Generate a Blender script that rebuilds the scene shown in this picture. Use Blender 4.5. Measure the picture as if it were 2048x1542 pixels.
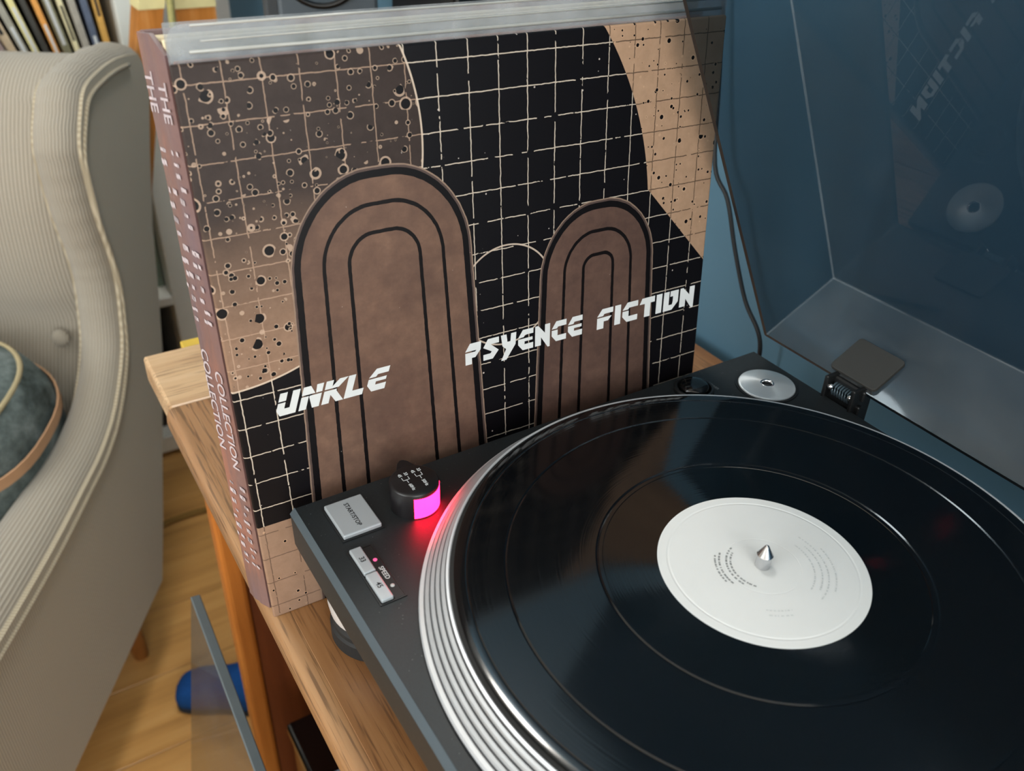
import bpy, bmesh, math, random
from mathutils import Matrix, Vector
random.seed(7)
PI = math.pi
scene = bpy.context.scene
for o in list(bpy.data.objects):
    bpy.data.objects.remove(o)

# ------------------------------------------------------------------ camera
cam_d = bpy.data.cameras.new('camera')
cam = bpy.data.objects.new('camera', cam_d)
scene.collection.objects.link(cam)
CAM = Vector((0.374, -0.1026, 0.3243))
RX = Vector((0.5269, 0.8494, 0.0301)); DN = Vector((0.4756, -0.2653, -0.8387)); FW = Vector((-0.7044, 0.4562, -0.5437))
M = Matrix.Identity(4)
for i in range(3):
    M[i][0] = RX[i]; M[i][1] = -DN[i]; M[i][2] = -FW[i]; M[i][3] = CAM[i]
cam.matrix_world = M
cam_d.sensor_fit = 'HORIZONTAL'; cam_d.sensor_width = 36.0
cam_d.lens = 1771.07 / 2048 * 36
cam_d.clip_start = 0.02; cam_d.clip_end = 50
cam_d.dof.use_dof = True; cam_d.dof.focus_distance = 0.52; cam_d.dof.aperture_fstop = 9.5
scene.camera = cam

# ------------------------------------------------------------------ light
ZF = -0.80           # floor
TT = -0.0852         # table top
ZC = 1.62            # ceiling
YB = 0.445           # blue wall
XL, XR = -1.60, 2.1
YF = -2.6
world = bpy.data.worlds.new('world'); scene.world = world
world.use_nodes = True
world.node_tree.nodes['Background'].inputs[0].default_value = (0.75, 0.86, 1.0, 1)
world.node_tree.nodes['Background'].inputs[1].default_value = 0.6
WIN = (-0.45, 1.60, -0.02, 1.42)   # x0 x1 z0 z1 of the window opening in the front wall
ld = bpy.data.lights.new('window_daylight', 'AREA'); ld.shape = 'RECTANGLE'
ld.size = WIN[1] - WIN[0]; ld.size_y = WIN[3] - WIN[2]; ld.energy = 122; ld.color = (0.98, 0.98, 0.98)
lo_ = bpy.data.objects.new('window_daylight', ld); scene.collection.objects.link(lo_)
lo_.location = ((WIN[0] + WIN[1]) / 2, YF - 0.10, (WIN[2] + WIN[3]) / 2)
lo_.rotation_euler = (PI / 2, 0, 0)
WIN2 = (-1.25, 0.25, 0.02, 1.42)  # y0 y1 z0 z1 of the window opening in the right wall
ld2 = bpy.data.lights.new('side_window_daylight', 'AREA'); ld2.shape = 'RECTANGLE'
ld2.size = WIN2[1] - WIN2[0]; ld2.size_y = WIN2[3] - WIN2[2]; ld2.energy = 72; ld2.color = (1.0, 0.97, 0.94)
lo2 = bpy.data.objects.new('side_window_daylight', ld2); scene.collection.objects.link(lo2)
lo2.location = (XR + 0.10, (WIN2[0] + WIN2[1]) / 2, (WIN2[2] + WIN2[3]) / 2)
lo2.rotation_euler = (PI / 2, 0, PI / 2)
vs = scene.view_settings
vs.view_transform = 'Standard'; vs.look = 'None'; vs.gamma = 1.0; vs.use_curve_mapping = False
vs.exposure = -0.46
scene.cycles.max_bounces = 6; scene.cycles.diffuse_bounces = 3; scene.cycles.glossy_bounces = 4; scene.cycles.transparent_max_bounces = 12
scene.cycles.use_adaptive_sampling = True; scene.cycles.adaptive_threshold = 0.05
scene.cycles.caustics_reflective = False; scene.cycles.caustics_refractive = False

# ------------------------------------------------------------------ helpers
def lin(h, a=1.0):
    h = h.lstrip('#'); r = []
    for i in (0, 2, 4):
        v = int(h[i:i+2], 16) / 255
        r.append(v / 12.92 if v <= 0.04045 else ((v + 0.055) / 1.055) ** 2.4)
    return (r[0], r[1], r[2], a)

class NT:
    def __init__(s, name):
        s.m = bpy.data.materials.new(name); s.m.use_nodes = True
        s.t = s.m.node_tree; s.n = s.t.nodes; s.l = s.t.links
        s.b = s.n['Principled BSDF']; s.out = s.n['Material Output']
    def set(s, sock, v):
        if isinstance(v, bpy.types.NodeSocket): s.l.new(v, sock)
        else: sock.default_value = v
    def mth(s, op, a, b=0.0, c=None, clamp=False):
        n = s.n.new('ShaderNodeMath'); n.operation = op; n.use_clamp = clamp
        s.set(n.inputs[0], a); s.set(n.inputs[1], b)
        if c is not None: s.set(n.inputs[2], c)
        return n.outputs[0]
    def mix(s, f, a, b):
        n = s.n.new('ShaderNodeMix'); n.data_type = 'RGBA'
        s.set(n.inputs[0], f); s.set(n.inputs[6], a); s.set(n.inputs[7], b)
        return n.outputs[2]
    def coord(s, which='Object', scale=(1, 1, 1), rot=(0, 0, 0), loc=(0, 0, 0)):
        c = s.n.new('ShaderNodeTexCoord'); m = s.n.new('ShaderNodeMapping')
        s.l.new(c.outputs[which], m.inputs[0])
        m.inputs[1].default_value = loc; m.inputs[2].default_value = rot; m.inputs[3].default_value = scale
        return m.outputs[0]
    def noise(s, vec, scale, detail=3, rough=0.5, out=0):
        n = s.n.new('ShaderNodeTexNoise'); s.set(n.inputs['Vector'], vec)
        n.inputs['Scale'].default_value = scale; n.inputs['Detail'].default_value = detail; n.inputs['Roughness'].default_value = rough
        return n.outputs[out]
    def vor(s, vec, scale, feature='F1'):
        n = s.n.new('ShaderNodeTexVoronoi'); n.feature = feature; s.set(n.inputs['Vector'], vec)
        n.inputs['Scale'].default_value = scale
        return n
    def ramp(s, f, stops):
        n = s.n.new('ShaderNodeValToRGB'); s.set(n.inputs[0], f)
        e = n.color_ramp.elements
        while len(e) < len(stops): e.new(0.5)
        for i, (p, c) in enumerate(stops): e[i].position = p; e[i].color = c
        return n.outputs[0]
    def sep(s, vec):
        n = s.n.new('ShaderNodeSeparateXYZ'); s.l.new(vec, n.inputs[0]); return n.outputs
    def bump(s, h, strength=0.3, dist=0.001):
        n = s.n.new('ShaderNodeBump'); s.set(n.inputs['Height'], h)
        n.inputs['Strength'].default_value = strength; n.inputs['Distance'].default_value = dist
        s.l.new(n.outputs[0], s.b.inputs['Normal']); return n
    def P(s, **k):
        names = dict(col='Base Color', rough='Roughness', metal='Metallic', spec='Specular IOR Level', coat='Coat Weight', coatr='Coat Roughness',
                     trans='Transmission Weight', ior='IOR', em='Emission Color', ems='Emission Strength', aniso='Anisotropic', alpha='Alpha', sheen='Sheen Weight')
        for a, v in k.items(): s.set(s.b.inputs[names[a]], v)
        return s

def plain(name, col, rough=0.5, metal=0.0, spec=0.5, noise=0.06, nscale=60, gain=1.0, **k):
    t = NT(name); c = tuple(min(.85, q * gain) for q in lin(col)[:3])
    v = t.coord('Object'); n = t.noise(v, nscale, 2)
    d = (c[0] * (1 - noise * 2), c[1] * (1 - noise * 2), c[2] * (1 - noise * 2), 1)
    b = (min(1, c[0] * (1 + noise * 2)), min(1, c[1] * (1 + noise * 2)), min(1, c[2] * (1 + noise * 2)), 1)
    t.P(col=t.mix(n, d, b), rough=rough, metal=metal, spec=spec, **k)
    return t.m

def wood(name, c1, c2, c3, axis=0, rough=0.45, scale=1.0, pores=True, coat=0.0):
    """long grain along the given axis of object space"""
    t = NT(name)
    sc = [14, 14, 14]; sc[axis] = 1.1
    v = t.coord('Object', scale=[q * scale for q in sc])
    n1 = t.noise(v, 3.0, 5, 0.6)
    sc2 = [170, 170, 170]; sc2[axis] = 7
    v2 = t.coord('Object', scale=[q * scale for q in sc2])
    n2 = t.noise(v2, 3.0, 2, 0.55)
    col = t.ramp(n1, [(0.3, lin(c1)), (0.5, lin(c2)), (0.72, lin(c3))])
    if pores:
        f = t.mth('MULTIPLY', t.ramp(n2, [(0.53, (0, 0, 0, 1)), (0.64, (1, 1, 1, 1))]), 0.7)
        col = t.mix(f, col, tuple(q * 0.45 for q in lin(c1)[:3]) + (1,))
    t.P(col=col, rough=rough, coat=coat, coatr=0.25)
    t.bump(n2, 0.15, 0.0006)
    return t.m

def cord_fabric(name, base, dark, axis, freq, uv=False, strength=0.55):
    """ribbed corduroy: ribs across the axis"""
    t = NT(name)
    if uv:
        v = t.coord('UV')
    else:
        v = t.coord('Object')
    x = t.sep(v)[axis]
    nz = t.noise(t.coord('Object'), 9, 2)
    x = t.mth('ADD', x, t.mth('MULTIPLY', nz, 0.15 / freq))
    w = t.mth('ADD', t.mth('MULTIPLY', t.mth('SINE', t.mth('MULTIPLY', x, 2 * PI * freq)), 0.5), 0.5)
    fine = t.noise(t.coord('Object'), 900, 1)
    big = t.noise(t.coord('Object'), 7, 3)
    c = t.mix(t.mth('MULTIPLY', w, 0.9), lin(dark), lin(base))
    c = t.mix(t.mth('MULTIPLY', fine, 0.3), c, lin(dark))
    c = t.mix(t.mth('MULTIPLY', big, 0.25), c, tuple(q * 0.8 for q in lin(base)[:3]) + (1,))
    t.P(col=c, rough=0.9, spec=0.15, sheen=0.25)
    t.bump(t.mth('ADD', w, t.mth('MULTIPLY', fine, 0.4)), strength, 0.0015)
    return t.m

C = scene.collection.objects
def bm_obj(name, bm, mat, parent=None, smooth=False, world=False, sharp=None):
    me = bpy.data.meshes.new(name)
    bmesh.ops.recalc_face_normals(bm, faces=bm.faces)
    if world and parent is not None:
        bmesh.ops.transform(bm, matrix=parent_world(parent).inverted(), verts=bm.verts)
    bm.to_mesh(me); bm.free()
    for p in me.polygons: p.use_smooth = smooth
    if smooth and sharp is not None:
        me.set_sharp_from_angle(angle=math.radians(sharp))
    if mat is not None: me.materials.append(mat)
    o = bpy.data.objects.new(name, me); C.link(o)
    if parent is not None: o.parent = parent
    return o
def parent_world(o):
    m = o.matrix_basis.copy()
    while o.parent: o = o.parent; m = o.matrix_basis @ m
    return m
def tag(o, label=None, cat=None, group=None, kind=None):
    if label: o['label'] = label
    if cat: o['category'] = cat
    if group: o['group'] = group
    if kind: o['kind'] = kind
    return o
def thing(name, label, cat, loc=(0, 0, 0), mat4=None, group=None):
    o = bpy.data.objects.new(name, None); C.link(o); o.empty_display_size = 0.05
    if mat4 is not None: o.matrix_basis = mat4
    else: o.location = loc
    bpy.context.view_layer.update()
    return tag(o, label, cat, group)

def nbm(): return bmesh.new()
def box(bm, x0, x1, y0, y1, z0, z1, bev=0.0, seg=2):
    vs = [bm.verts.new(p) for p in ((x0, y0, z0), (x1, y0, z0), (x1, y1, z0), (x0, y1, z0), (x0, y0, z1), (x1, y0, z1), (x1, y1, z1), (x0, y1, z1))]
    fs = [bm.faces.new([vs[i] for i in f]) for f in ((0, 3, 2, 1), (4, 5, 6, 7), (0, 1, 5, 4), (1, 2, 6, 5), (2, 3, 7, 6), (3, 0, 4, 7))]
    if bev > 0:
        es = list({e for f in fs for e in f.edges})
        bmesh.ops.bevel(bm, geom=es, offset=bev, segments=seg, affect='EDGES', profile=0.5)
    return bm
def B(*a, **k): return box(nbm(), *a, **k)
def lathe(prof, cx=0, cy=0, seg=64, bm=None, a0=0, a1=None, closed=True):
    bm = bm or nbm()
    full = a1 is None
    a1 = 2 * PI if full else a1
    n = seg if full else seg + 1
    rings = []
    for r, z in prof:
        if r < 1e-7: rings.append([bm.verts.new((cx, cy, z))])
        else: rings.append([bm.verts.new((cx + r * math.cos(a0 + (a1 - a0) * i / seg), cy + r * math.sin(a0 + (a1 - a0) * i / seg), z)) for i in range(n)])
    for A, D in zip(rings, rings[1:]):
        m = seg
        for i in range(m):
            j = (i + 1) % n if full else i + 1
            if len(A) == 1 and len(D) == 1: continue
            if len(A) == 1: bm.faces.new((A[0], D[i], D[j]))
            elif len(D) == 1: bm.faces.new((A[i], A[j], D[0]))
            else: bm.faces.new((A[i], A[j], D[j], D[i]))
    return bm
def prism(poly, z0, z1, bm=None, bev=0.0):
    bm = bm or nbm()
    a = [bm.verts.new((x, y, z0)) for x, y in poly]; b = [bm.verts.new((x, y, z1)) for x, y in poly]
    n = len(poly)
    bm.faces.new(a[::-1]); top = bm.faces.new(b)
    for i in range(n): bm.faces.new((a[i], a[(i + 1) % n], b[(i + 1) % n], b[i]))
    if bev: bmesh.ops.bevel(bm, geom=list(top.edges), offset=bev, segments=2, affect='EDGES', profile=0.5)
    return bm
def rrect(x0, x1, y0, y1, r, n=5):
    pts = []
    for cx, cy, a in ((x1 - r, y1 - r, 0), (x0 + r, y1 - r, PI / 2), (x0 + r, y0 + r, PI), (x1 - r, y0 + r, 1.5 * PI)):
        for i in range(n + 1):
            t = a + PI / 2 * i / n; pts.append((cx + r * math.cos(t), cy + r * math.sin(t)))
    return pts
def catmull(pts, n=6):
    P = [Vector(p) for p in pts]; out = []
    for i in range(len(P) - 1):
        p0 = P[max(i - 1, 0)]; p1 = P[i]; p2 = P[i + 1]; p3 = P[min(i + 2, len(P) - 1)]
        for k in range(n):
            t = k / n
            out.append(0.5 * ((2 * p1) + (p2 - p0) * t + (2 * p0 - 5 * p1 + 4 * p2 - p3) * t * t + (-p0 + 3 * p1 - 3 * p2 + p3) * t ** 3))
    out.append(P[-1]); return out
def tube(path, r, seg=10, bm=None, cap=True):
    bm = bm or nbm(); P = [Vector(p) for p in path]; rings = []
    up = Vector((0.13, 0.27, 0.95))
    for i, p in enumerate(P):
        d = (P[min(i + 1, len(P) - 1)] - P[max(i - 1, 0)]).normalized()
        x = d.cross(up)
        if x.length < 1e-4: x = d.cross(Vector((1, 0, 0)))
        x.normalize(); y = d.cross(x).normalized()
        rr = r[i] if isinstance(r, (list, tuple)) else r
        rings.append([bm.verts.new(p + (x * math.cos(2 * PI * k / seg) + y * math.sin(2 * PI * k / seg)) * rr) for k in range(seg)])
    for A, D in zip(rings, rings[1:]):
        for k in range(seg): bm.faces.new((A[k], A[(k + 1) % seg], D[(k + 1) % seg], D[k]))
    if cap: bm.faces.new(rings[0][::-1]); bm.faces.new(rings[-1])
    return bm
def text_bm(body, size, align='CENTER', mat4=None, bm=None, xs=1.0):
    cu = bpy.data.curves.new('t', 'FONT'); cu.body = body; cu.size = size; cu.align_x = align; cu.align_y = 'CENTER'; cu.extrude = 0.00004; cu.offset = size * 0.012
    cu.resolution_u = 3
    ob = bpy.data.objects.new('t', cu); C.link(ob)
    dg = bpy.context.evaluated_depsgraph_get(); dg.update()
    me = bpy.data.meshes.new_from_object(ob.evaluated_get(dg))
    bpy.data.objects.remove(ob)
    b2 = nbm() if bm is None else bm
    n0 = len(b2.verts); b2.from_mesh(me); b2.verts.ensure_lookup_table()
    mm = (mat4 or Matrix.Identity(4)) @ Matrix.Diagonal((xs, 1, 1, 1))
    bmesh.ops.transform(b2, matrix=mm, verts=b2.verts[n0:])
    bpy.data.meshes.remove(me)
    return b2
def joinbm(*bms):
    o = nbm()
    for b in bms:
        me = bpy.data.meshes.new('tmp'); b.to_mesh(me); b.free(); o.from_mesh(me); bpy.data.meshes.remove(me)
    return o

# ------------------------------------------------------------------ materials
MT = {}
MT['blue_wall'] = plain('blue wall paint', '#577e95', 0.75, noise=0.03, nscale=5)
MT['white_wall'] = plain('white wall paint', '#d9d6cf', 0.9, noise=0.02, nscale=4)
MT['ceil'] = plain('ceiling paint', '#e6e5e2', 0.95, noise=0.01, nscale=4)
MT['white_lacquer'] = plain('white lacquer', '#dfe0d8', 0.4, noise=0.02)
MT['floorwood'] = wood('floor laminate', '#b5854a', '#cf9c5a', '#dbab6a', axis=1, rough=0.35, scale=0.7, pores=False)
MT['oakx'] = wood('oak along x painted shaded', '#7c522f', '#93673f', '#a87e55', axis=0, rough=0.42, coat=0.15)  # darker oak tone, shadow around the player put into the colour
MT['oaky'] = wood('oak along y painted lit', '#b28c66', '#caa67e', '#d9ba94', axis=1, rough=0.42, coat=0.15)  # same oak, paler: reflected light at the cabinet end put into the colour
MT['oakedge'] = wood('oak edging', '#7f5a39', '#966d47', '#aa835b', axis=0, rough=0.35, coat=0.2)
MT['orangewood'] = wood('orange lacquered wood', '#9c5a22', '#b46c2c', '#c47f3a', axis=2, rough=0.4, pores=False)
MT['redwood'] = wood('red brown stained wood', '#5c2c12', '#6d3718', '#7c421f', axis=2, rough=0.5, pores=False)
MT['postwood'] = wood('honey wood', '#a5641f', '#c07a33', '#cf9252', axis=2, rough=0.45, pores=False)
MT['cream'] = plain('cream paint', '#e0d49c', 0.6)

def speckled_black():
    t = NT('speckled anthracite plinth')
    v = t.vor(t.coord('Object'), 420)
    dot = t.mth('LESS_THAN', v.outputs['Distance'], 0.10)
    rnd = t.mth('GREATER_THAN', t.sep(v.outputs['Color'])[0], 0.80)
    f = t.mth('MULTIPLY', t.mth('MULTIPLY', dot, rnd), 0.55)
    n = t.noise(t.coord('Object'), 900, 2)
    c = t.mix(n, lin('#16191b'), lin('#23282a'))
    t.P(col=t.mix(f, c, lin('#8d8d8a')), rough=0.5, spec=0.4)
    t.bump(n, 0.12, 0.0003)
    return t.m
MT['plinth'] = speckled_black()
MT['chamfer'] = plain('chamfer with painted sheen', '#424d54', 0.55, metal=0.1, noise=0.03)  # lighter than the plinth: the window's reflection put into the colour
MT['blackplastic'] = plain('black plastic', '#141516', 0.4, noise=0.1)
MT['matteblack'] = plain('matte black plastic', '#2e2d2a', 0.6, noise=0.05)
MT['knobblack'] = plain('knob black', '#131113', 0.35, noise=0.1)
MT['rubber'] = plain('black rubber', '#121212', 0.7)
MT['chrome'] = plain('chrome', '#e9eaec', 0.08, metal=1.0, noise=0.01)
MT['steel'] = plain('polished steel', '#cfd0d3', 0.18, metal=1.0, noise=0.01)
MT['silverkey'] = plain('silver key', '#b6bcc0', 0.42, metal=0.35, noise=0.02)
MT['footmetal'] = plain('satin aluminium foot', '#e8eaec', 0.3, metal=0.45, noise=0.01)
MT['darkprint'] = plain('dark print', '#1b1d20', 0.6)
MT['whiteprint'] = plain('white print', '#d9dcdc', 0.6)
MT['greyprint'] = plain('grey print', '#8b8e8e', 0.6)
MT['paleprint'] = plain('pale print', '#c3c7c7', 0.6)
MT['dimprint'] = plain('dim print', '#6e7274', 0.6)
MT['platmetal'] = plain('platter aluminium', '#e0e2e5', 0.3, metal=0.45, noise=0.02)
MT['platband'] = plain('platter strobe band', '#b3b6b9', 0.4, metal=0.5, noise=0.03)
MT['platgroove'] = plain('platter groove', '#0e1116', 0.45, metal=0.4)
MT['label'] = plain('white record label', '#d8dad9', 0.6, noise=0.01)
MT['spring'] = plain('spring steel', '#5c6c75', 0.35, metal=0.6)

def emis(name, col, s, base='#400018'):
    t = NT(name); t.P(col=lin(base), rough=0.4, em=col, ems=s); return t.m
MT['pink'] = emis('pink strobe lamp', (1.0, 0.0042, 0.029, 1), 45.0)
MT['pinkled'] = emis('pink led', (1.0, 0.12, 0.34, 1), 1.6)
MT['whiteled'] = plain('white led', '#cfd0cf', 0.35)

def brushed():
    t = NT('radially brushed aluminium')
    tg = t.n.new('ShaderNodeTangent'); tg.direction_type = 'RADIAL'; tg.axis = 'Z'
    t.P(col=lin('#d3d8da'), rough=0.36, metal=0.6, aniso=0.85)
    t.l.new(tg.outputs[0], t.b.inputs['Tangent'])
    return t.m
MT['brushed'] = brushed()

def vinyl(name, rough, col='#07080a'):
    t = NT(name)
    x, y, z = t.sep(t.coord('Object'))
    r = t.mth('SQRT', t.mth('ADD', t.mth('MULTIPLY', x, x), t.mth('MULTIPLY', y, y)))
    n = t.n.new('ShaderNodeTexNoise'); n.noise_dimensions = '1D'; n.inputs['Scale'].default_value = 1.0
    t.l.new(t.mth('MULTIPLY', r, 900), n.inputs['W']); n.inputs['Detail'].default_value = 3
    t.P(col=lin(col), rough=t.mth('ADD', t.mth('MULTIPLY', n.outputs[0], 0.12), rough - 0.06), spec=0.5, ior=1.62)
    t.bump(n.outputs[0], 0.05, 0.0003)
    return t.m
MT['vinyl'] = vinyl('grooved vinyl', 0.10)
MT['vinylsmooth'] = vinyl('smooth vinyl', 0.10, '#040506')

def tinted(name, tint, ior=1.49, dust=0.0, filmcol='#b9bdbd', rough=0.02, filmscale=14):
    """clear sheet: Fresnel mirror over tinted see-through, a pale diffuse film for dust and painted sheen"""
    t = NT(name); n, l = t.n, t.l
    tr = n.new('ShaderNodeBsdfTransparent'); tr.inputs[0].default_value = tint
    gl = n.new('ShaderNodeBsdfGlossy'); gl.inputs['Roughness'].default_value = rough
    fr = n.new('ShaderNodeFresnel'); fr.inputs[0].default_value = ior
    geo = n.new('ShaderNodeNewGeometry')
    ff = t.mth('MULTIPLY', fr.outputs[0], t.mth('SUBTRACT', 1.0, geo.outputs['Backfacing']))   # mirror once per sheet
    mx = n.new('ShaderNodeMixShader'); l.new(ff, mx.inputs[0]); l.new(tr.outputs[0], mx.inputs[1]); l.new(gl.outputs[0], mx.inputs[2])
    outsh = mx.outputs[0]
    if dust > 0:
        df = n.new('ShaderNodeBsdfDiffuse'); df.inputs[0].default_value = lin(filmcol)
        nz = t.noise(t.coord('Object'), filmscale, 5, 0.65)
        f = t.mth('MULTIPLY', t.ramp(nz, [(0.3, (0.25, 0.25, 0.25, 1)), (0.75, (1, 1, 1, 1))]), dust)
        m2 = n.new('ShaderNodeMixShader'); l.new(f, m2.inputs[0]); l.new(outsh, m2.inputs[1]); l.new(df.outputs[0], m2.inputs[2]); outsh = m2.outputs[0]
    l.new(outsh, t.out.inputs[0]); n.remove(t.b)
    return t.m
MT['acrylic'] = tinted('smoked acrylic', (0.50, 0.545, 0.575, 1), dust=0.012)
MT['acrylicsheen'] = tinted('smoked acrylic with painted ceiling reflection', (0.50, 0.545, 0.575, 1), dust=0.17, filmcol='#a8adae', filmscale=9)  # pale film stands in for the bright ceiling mirrored in the rear wall
MT['acrylichighlight'] = tinted('smoked acrylic corner with painted highlight', (0.50, 0.545, 0.575, 1), ior=1.9, dust=0.16, filmcol='#b9c2c6', rough=0.12)  # pale film paints the bright highlight line along the lid's creases
MT['acrylicedge'] = plain('smoked acrylic cut edge', '#10161b', 0.25)
MT['pvc'] = tinted('clear plastic sleeve', (0.86, 0.88, 0.90, 1), dust=0.42, filmcol='#d3d5d6', rough=0.08, filmscale=30)
MT['pvcedge'] = plain('plastic sleeve welt', '#a3a39e', 0.25, spec=0.7)
MT['smokeglass'] = tinted('smoked glass panel', (0.78, 0.79, 0.80, 1), dust=0.06, rough=0.05)
MT['windowglass'] = tinted('window glass', (0.95, 0.97, 0.97, 1))

CB, CD = '#b3ab9d', '#857d70'
MT['cordv'] = cord_fabric('beige corduroy upright ribs', CB, CD, 1, 210)
MT['cordroll'] = cord_fabric('beige corduroy wrapped', CB, CD, 0, 28, uv=True)
MT['cordside'] = cord_fabric('beige corduroy side lightened', '#bfb39c', '#9a8e78', 0, 260, strength=0.3)  # same beige cloth, lightened to lift the side panel out of shade
MT['cordbtn'] = cord_fabric('beige corduroy button', CB, CD, 1, 300, strength=0.3)
MT['chairleg'] = wood('chair leg wood', '#6e4218', '#835224', '#946030', axis=2, pores=False)

def washed():
    t = NT('washed grey cloth')
    n = t.noise(t.coord('Object'), 22, 5, 0.65)
    f = t.noise(t.coord('Object'), 260, 2)
    c = t.ramp(n, [(0.3, lin('#333b39')), (0.5, lin('#667170')), (0.72, lin('#929d9c'))])
    t.P(col=t.mix(t.mth('MULTIPLY', f, 0.35), c, lin('#30352f')), rough=0.85, spec=0.2)
    t.bump(n, 0.5, 0.006)
    return t.m
MT['cushion'] = washed()
MT['strap'] = plain('tan leather strap', '#b98f6c', 0.55)
MT['piping'] = plain('cream piping', '#a99b78', 0.7)
MT['bluefelt'] = plain('blue felt', '#1f4f92', 0.95, spec=0.1, noise=0.15, nscale=300)
MT['slippersole'] = plain('dark slipper sole', '#1d2836', 0.8)
MT['rope'] = plain('straw rope', '#8a6a32', 0.85, noise=0.2, nscale=300)
MT['cable'] = plain('black cable', '#0d0f12', 0.45)
MT['spk'] = plain('slate speaker body', '#4a545c', 0.5, noise=0.06)
MT['spkdark'] = plain('dark speaker side', '#33383c', 0.6, noise=0.06)
MT['spkcone'] = plain('speaker cone', '#39454e', 0.4)
MT['black'] = plain('black lacquer', '#070708', 0.3)
MT['glossblack'] = plain('gloss black', '#08090a', 0.12)
MT['cardcream'] = plain('cream card', '#e5d3ae', 0.8)
MT['cardbrown'] = plain('brown card', '#9b6048', 0.7)
MT['spinewhite'] = plain('worn white spine print', '#b4a9ae', .6, noise=.2, nscale=300)
MT['spineink'] = plain('grey ink edge', '#23272b', 0.5)

# ------------------------------------------------------------------ room
def struct(name, bm, mat, parent=None, **k):
    o = bm_obj(name, bm, mat, parent, **k)
    if parent is None: o['kind'] = 'structure'
    return o
floor = struct('floor', B(XL - .1, XR + .1, YF - .1, YB + .1, ZF - 0.06, ZF - 0.012), MT['darkprint'])
px, py = 0.135, 1.15
plank_me = None
i = 0; x = XL + 0.002
while x < XR - 0.01:
    w_ = min(px, XR - x)
    y = YF - (i % 3) * 0.37
    while y < YB:
        y0, y1 = max(y, YF + .001), min(y + py, YB - .001)
        if y1 - y0 > 0.03:
            if abs(y1 - y0 - py) < 1e-6 and abs(w_ - px) < 1e-6:
                if plank_me is None:
                    p0 = bm_obj('plank', B(0.0006, px - 0.0006, 0.0006, py - 0.0006, -0.0115, 0, bev=0.0008, seg=1), MT['floorwood'], floor)
                    plank_me = p0.data
                else:
                    p0 = bpy.data.objects.new('plank', plank_me); C.link(p0); p0.parent = floor
                p0.location = (x, y0, ZF)
            else:
                p0 = bm_obj('plank', B(0.0006, w_ - 0.0006, 0.0006, y1 - y0 - 0.0006, -0.0115, 0, bev=0.0008, seg=1), MT['floorwood'], floor)
                p0.location = (x, y0, ZF)
        y += py
    x += px; i += 1
struct('wall_back', B(XL - .1, XR + .1, YB, YB + 0.1, ZF, ZC), MT['blue_wall'])
struct('wall_left', B(XL - .1, XL, YF - .1, YB, ZF, ZC), MT['white_wall'])
wr = nbm()
box(wr, XR, XR + .1, YF, WIN2[0], ZF, ZC); box(wr, XR, XR + .1, WIN2[1], YB, ZF, ZC)
box(wr, XR, XR + .1, WIN2[0], WIN2[1], ZF, WIN2[2]); box(wr, XR, XR + .1, WIN2[0], WIN2[1], WIN2[3], ZC)
struct('wall_right', wr, MT['white_wall'])
win2 = struct('window_2', joinbm(B(XR + .02, XR + .08, WIN2[0], WIN2[0] + .05, WIN2[2], WIN2[3], .004), B(XR + .02, XR + .08, WIN2[1] - .05, WIN2[1], WIN2[2], WIN2[3], .004),
                               B(XR + .02, XR + .08, WIN2[0] + .05, WIN2[1] - .05, WIN2[2], WIN2[2] + .05, .004), B(XR + .02, XR + .08, WIN2[0] + .05, WIN2[1] - .05, WIN2[3] - .05, WIN2[3], .004)), MT['white_lacquer'])
bm_obj('pane', B(XR + .047, XR + .053, WIN2[0] + .05, WIN2[1] - .05, WIN2[2] + .05, WIN2[3] - .05), MT['windowglass'], win2)
struct('ceiling', B(XL - .1, XR + .1, YF - .2, YB + .1, ZC, ZC + 0.1), MT['ceil'])
wf = nbm()
box(wf, XL, WIN[0], YF - .1, YF, ZF, ZC); box(wf, WIN[1], XR, YF - .1, YF, ZF, ZC)
box(wf, WIN[0], WIN[1], YF - .1, YF, ZF, WIN[2]); box(wf, WIN[0], WIN[1], YF - .1, YF, WIN[3], ZC)
struct('wall_front', wf, MT['white_wall'])
win = struct('window_1', joinbm(B(WIN[0], WIN[0] + .05, YF - .08, YF - .02, WIN[2], WIN[3], .004), B(WIN[1] - .05, WIN[1], YF - .08, YF - .02, WIN[2], WIN[3], .004),
                               B(WIN[0] + .05, WIN[1] - .05, YF - .08, YF - .02, WIN[2], WIN[2] + .05, .004), B(WIN[0] + .05, WIN[1] - .05, YF - .08, YF - .02, WIN[3] - .05, WIN[3], .004),
                               B(.55, .61, YF - .08, YF - .02, WIN[2] + .05, WIN[3] - .05, .004)), MT['white_lacquer'])
bm_obj('pane', B(WIN[0] + .05, .55, YF - .053, YF - .047, WIN[2] + .05, WIN[3] - .05), MT['windowglass'], win)
bm_obj('pane', B(.61, WIN[1] - .05, YF - .053, YF - .047, WIN[2] + .05, WIN[3] - .05), MT['windowglass'], win)
struct('baseboard_back', B(XL, XR, YB - .012, YB, ZF, ZF + .08, .003), MT['white_lacquer'])
struct('baseboard_left', B(XL, XL + .012, YF, YB - .013, ZF, ZF + .08, .003), MT['white_lacquer'])

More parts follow.
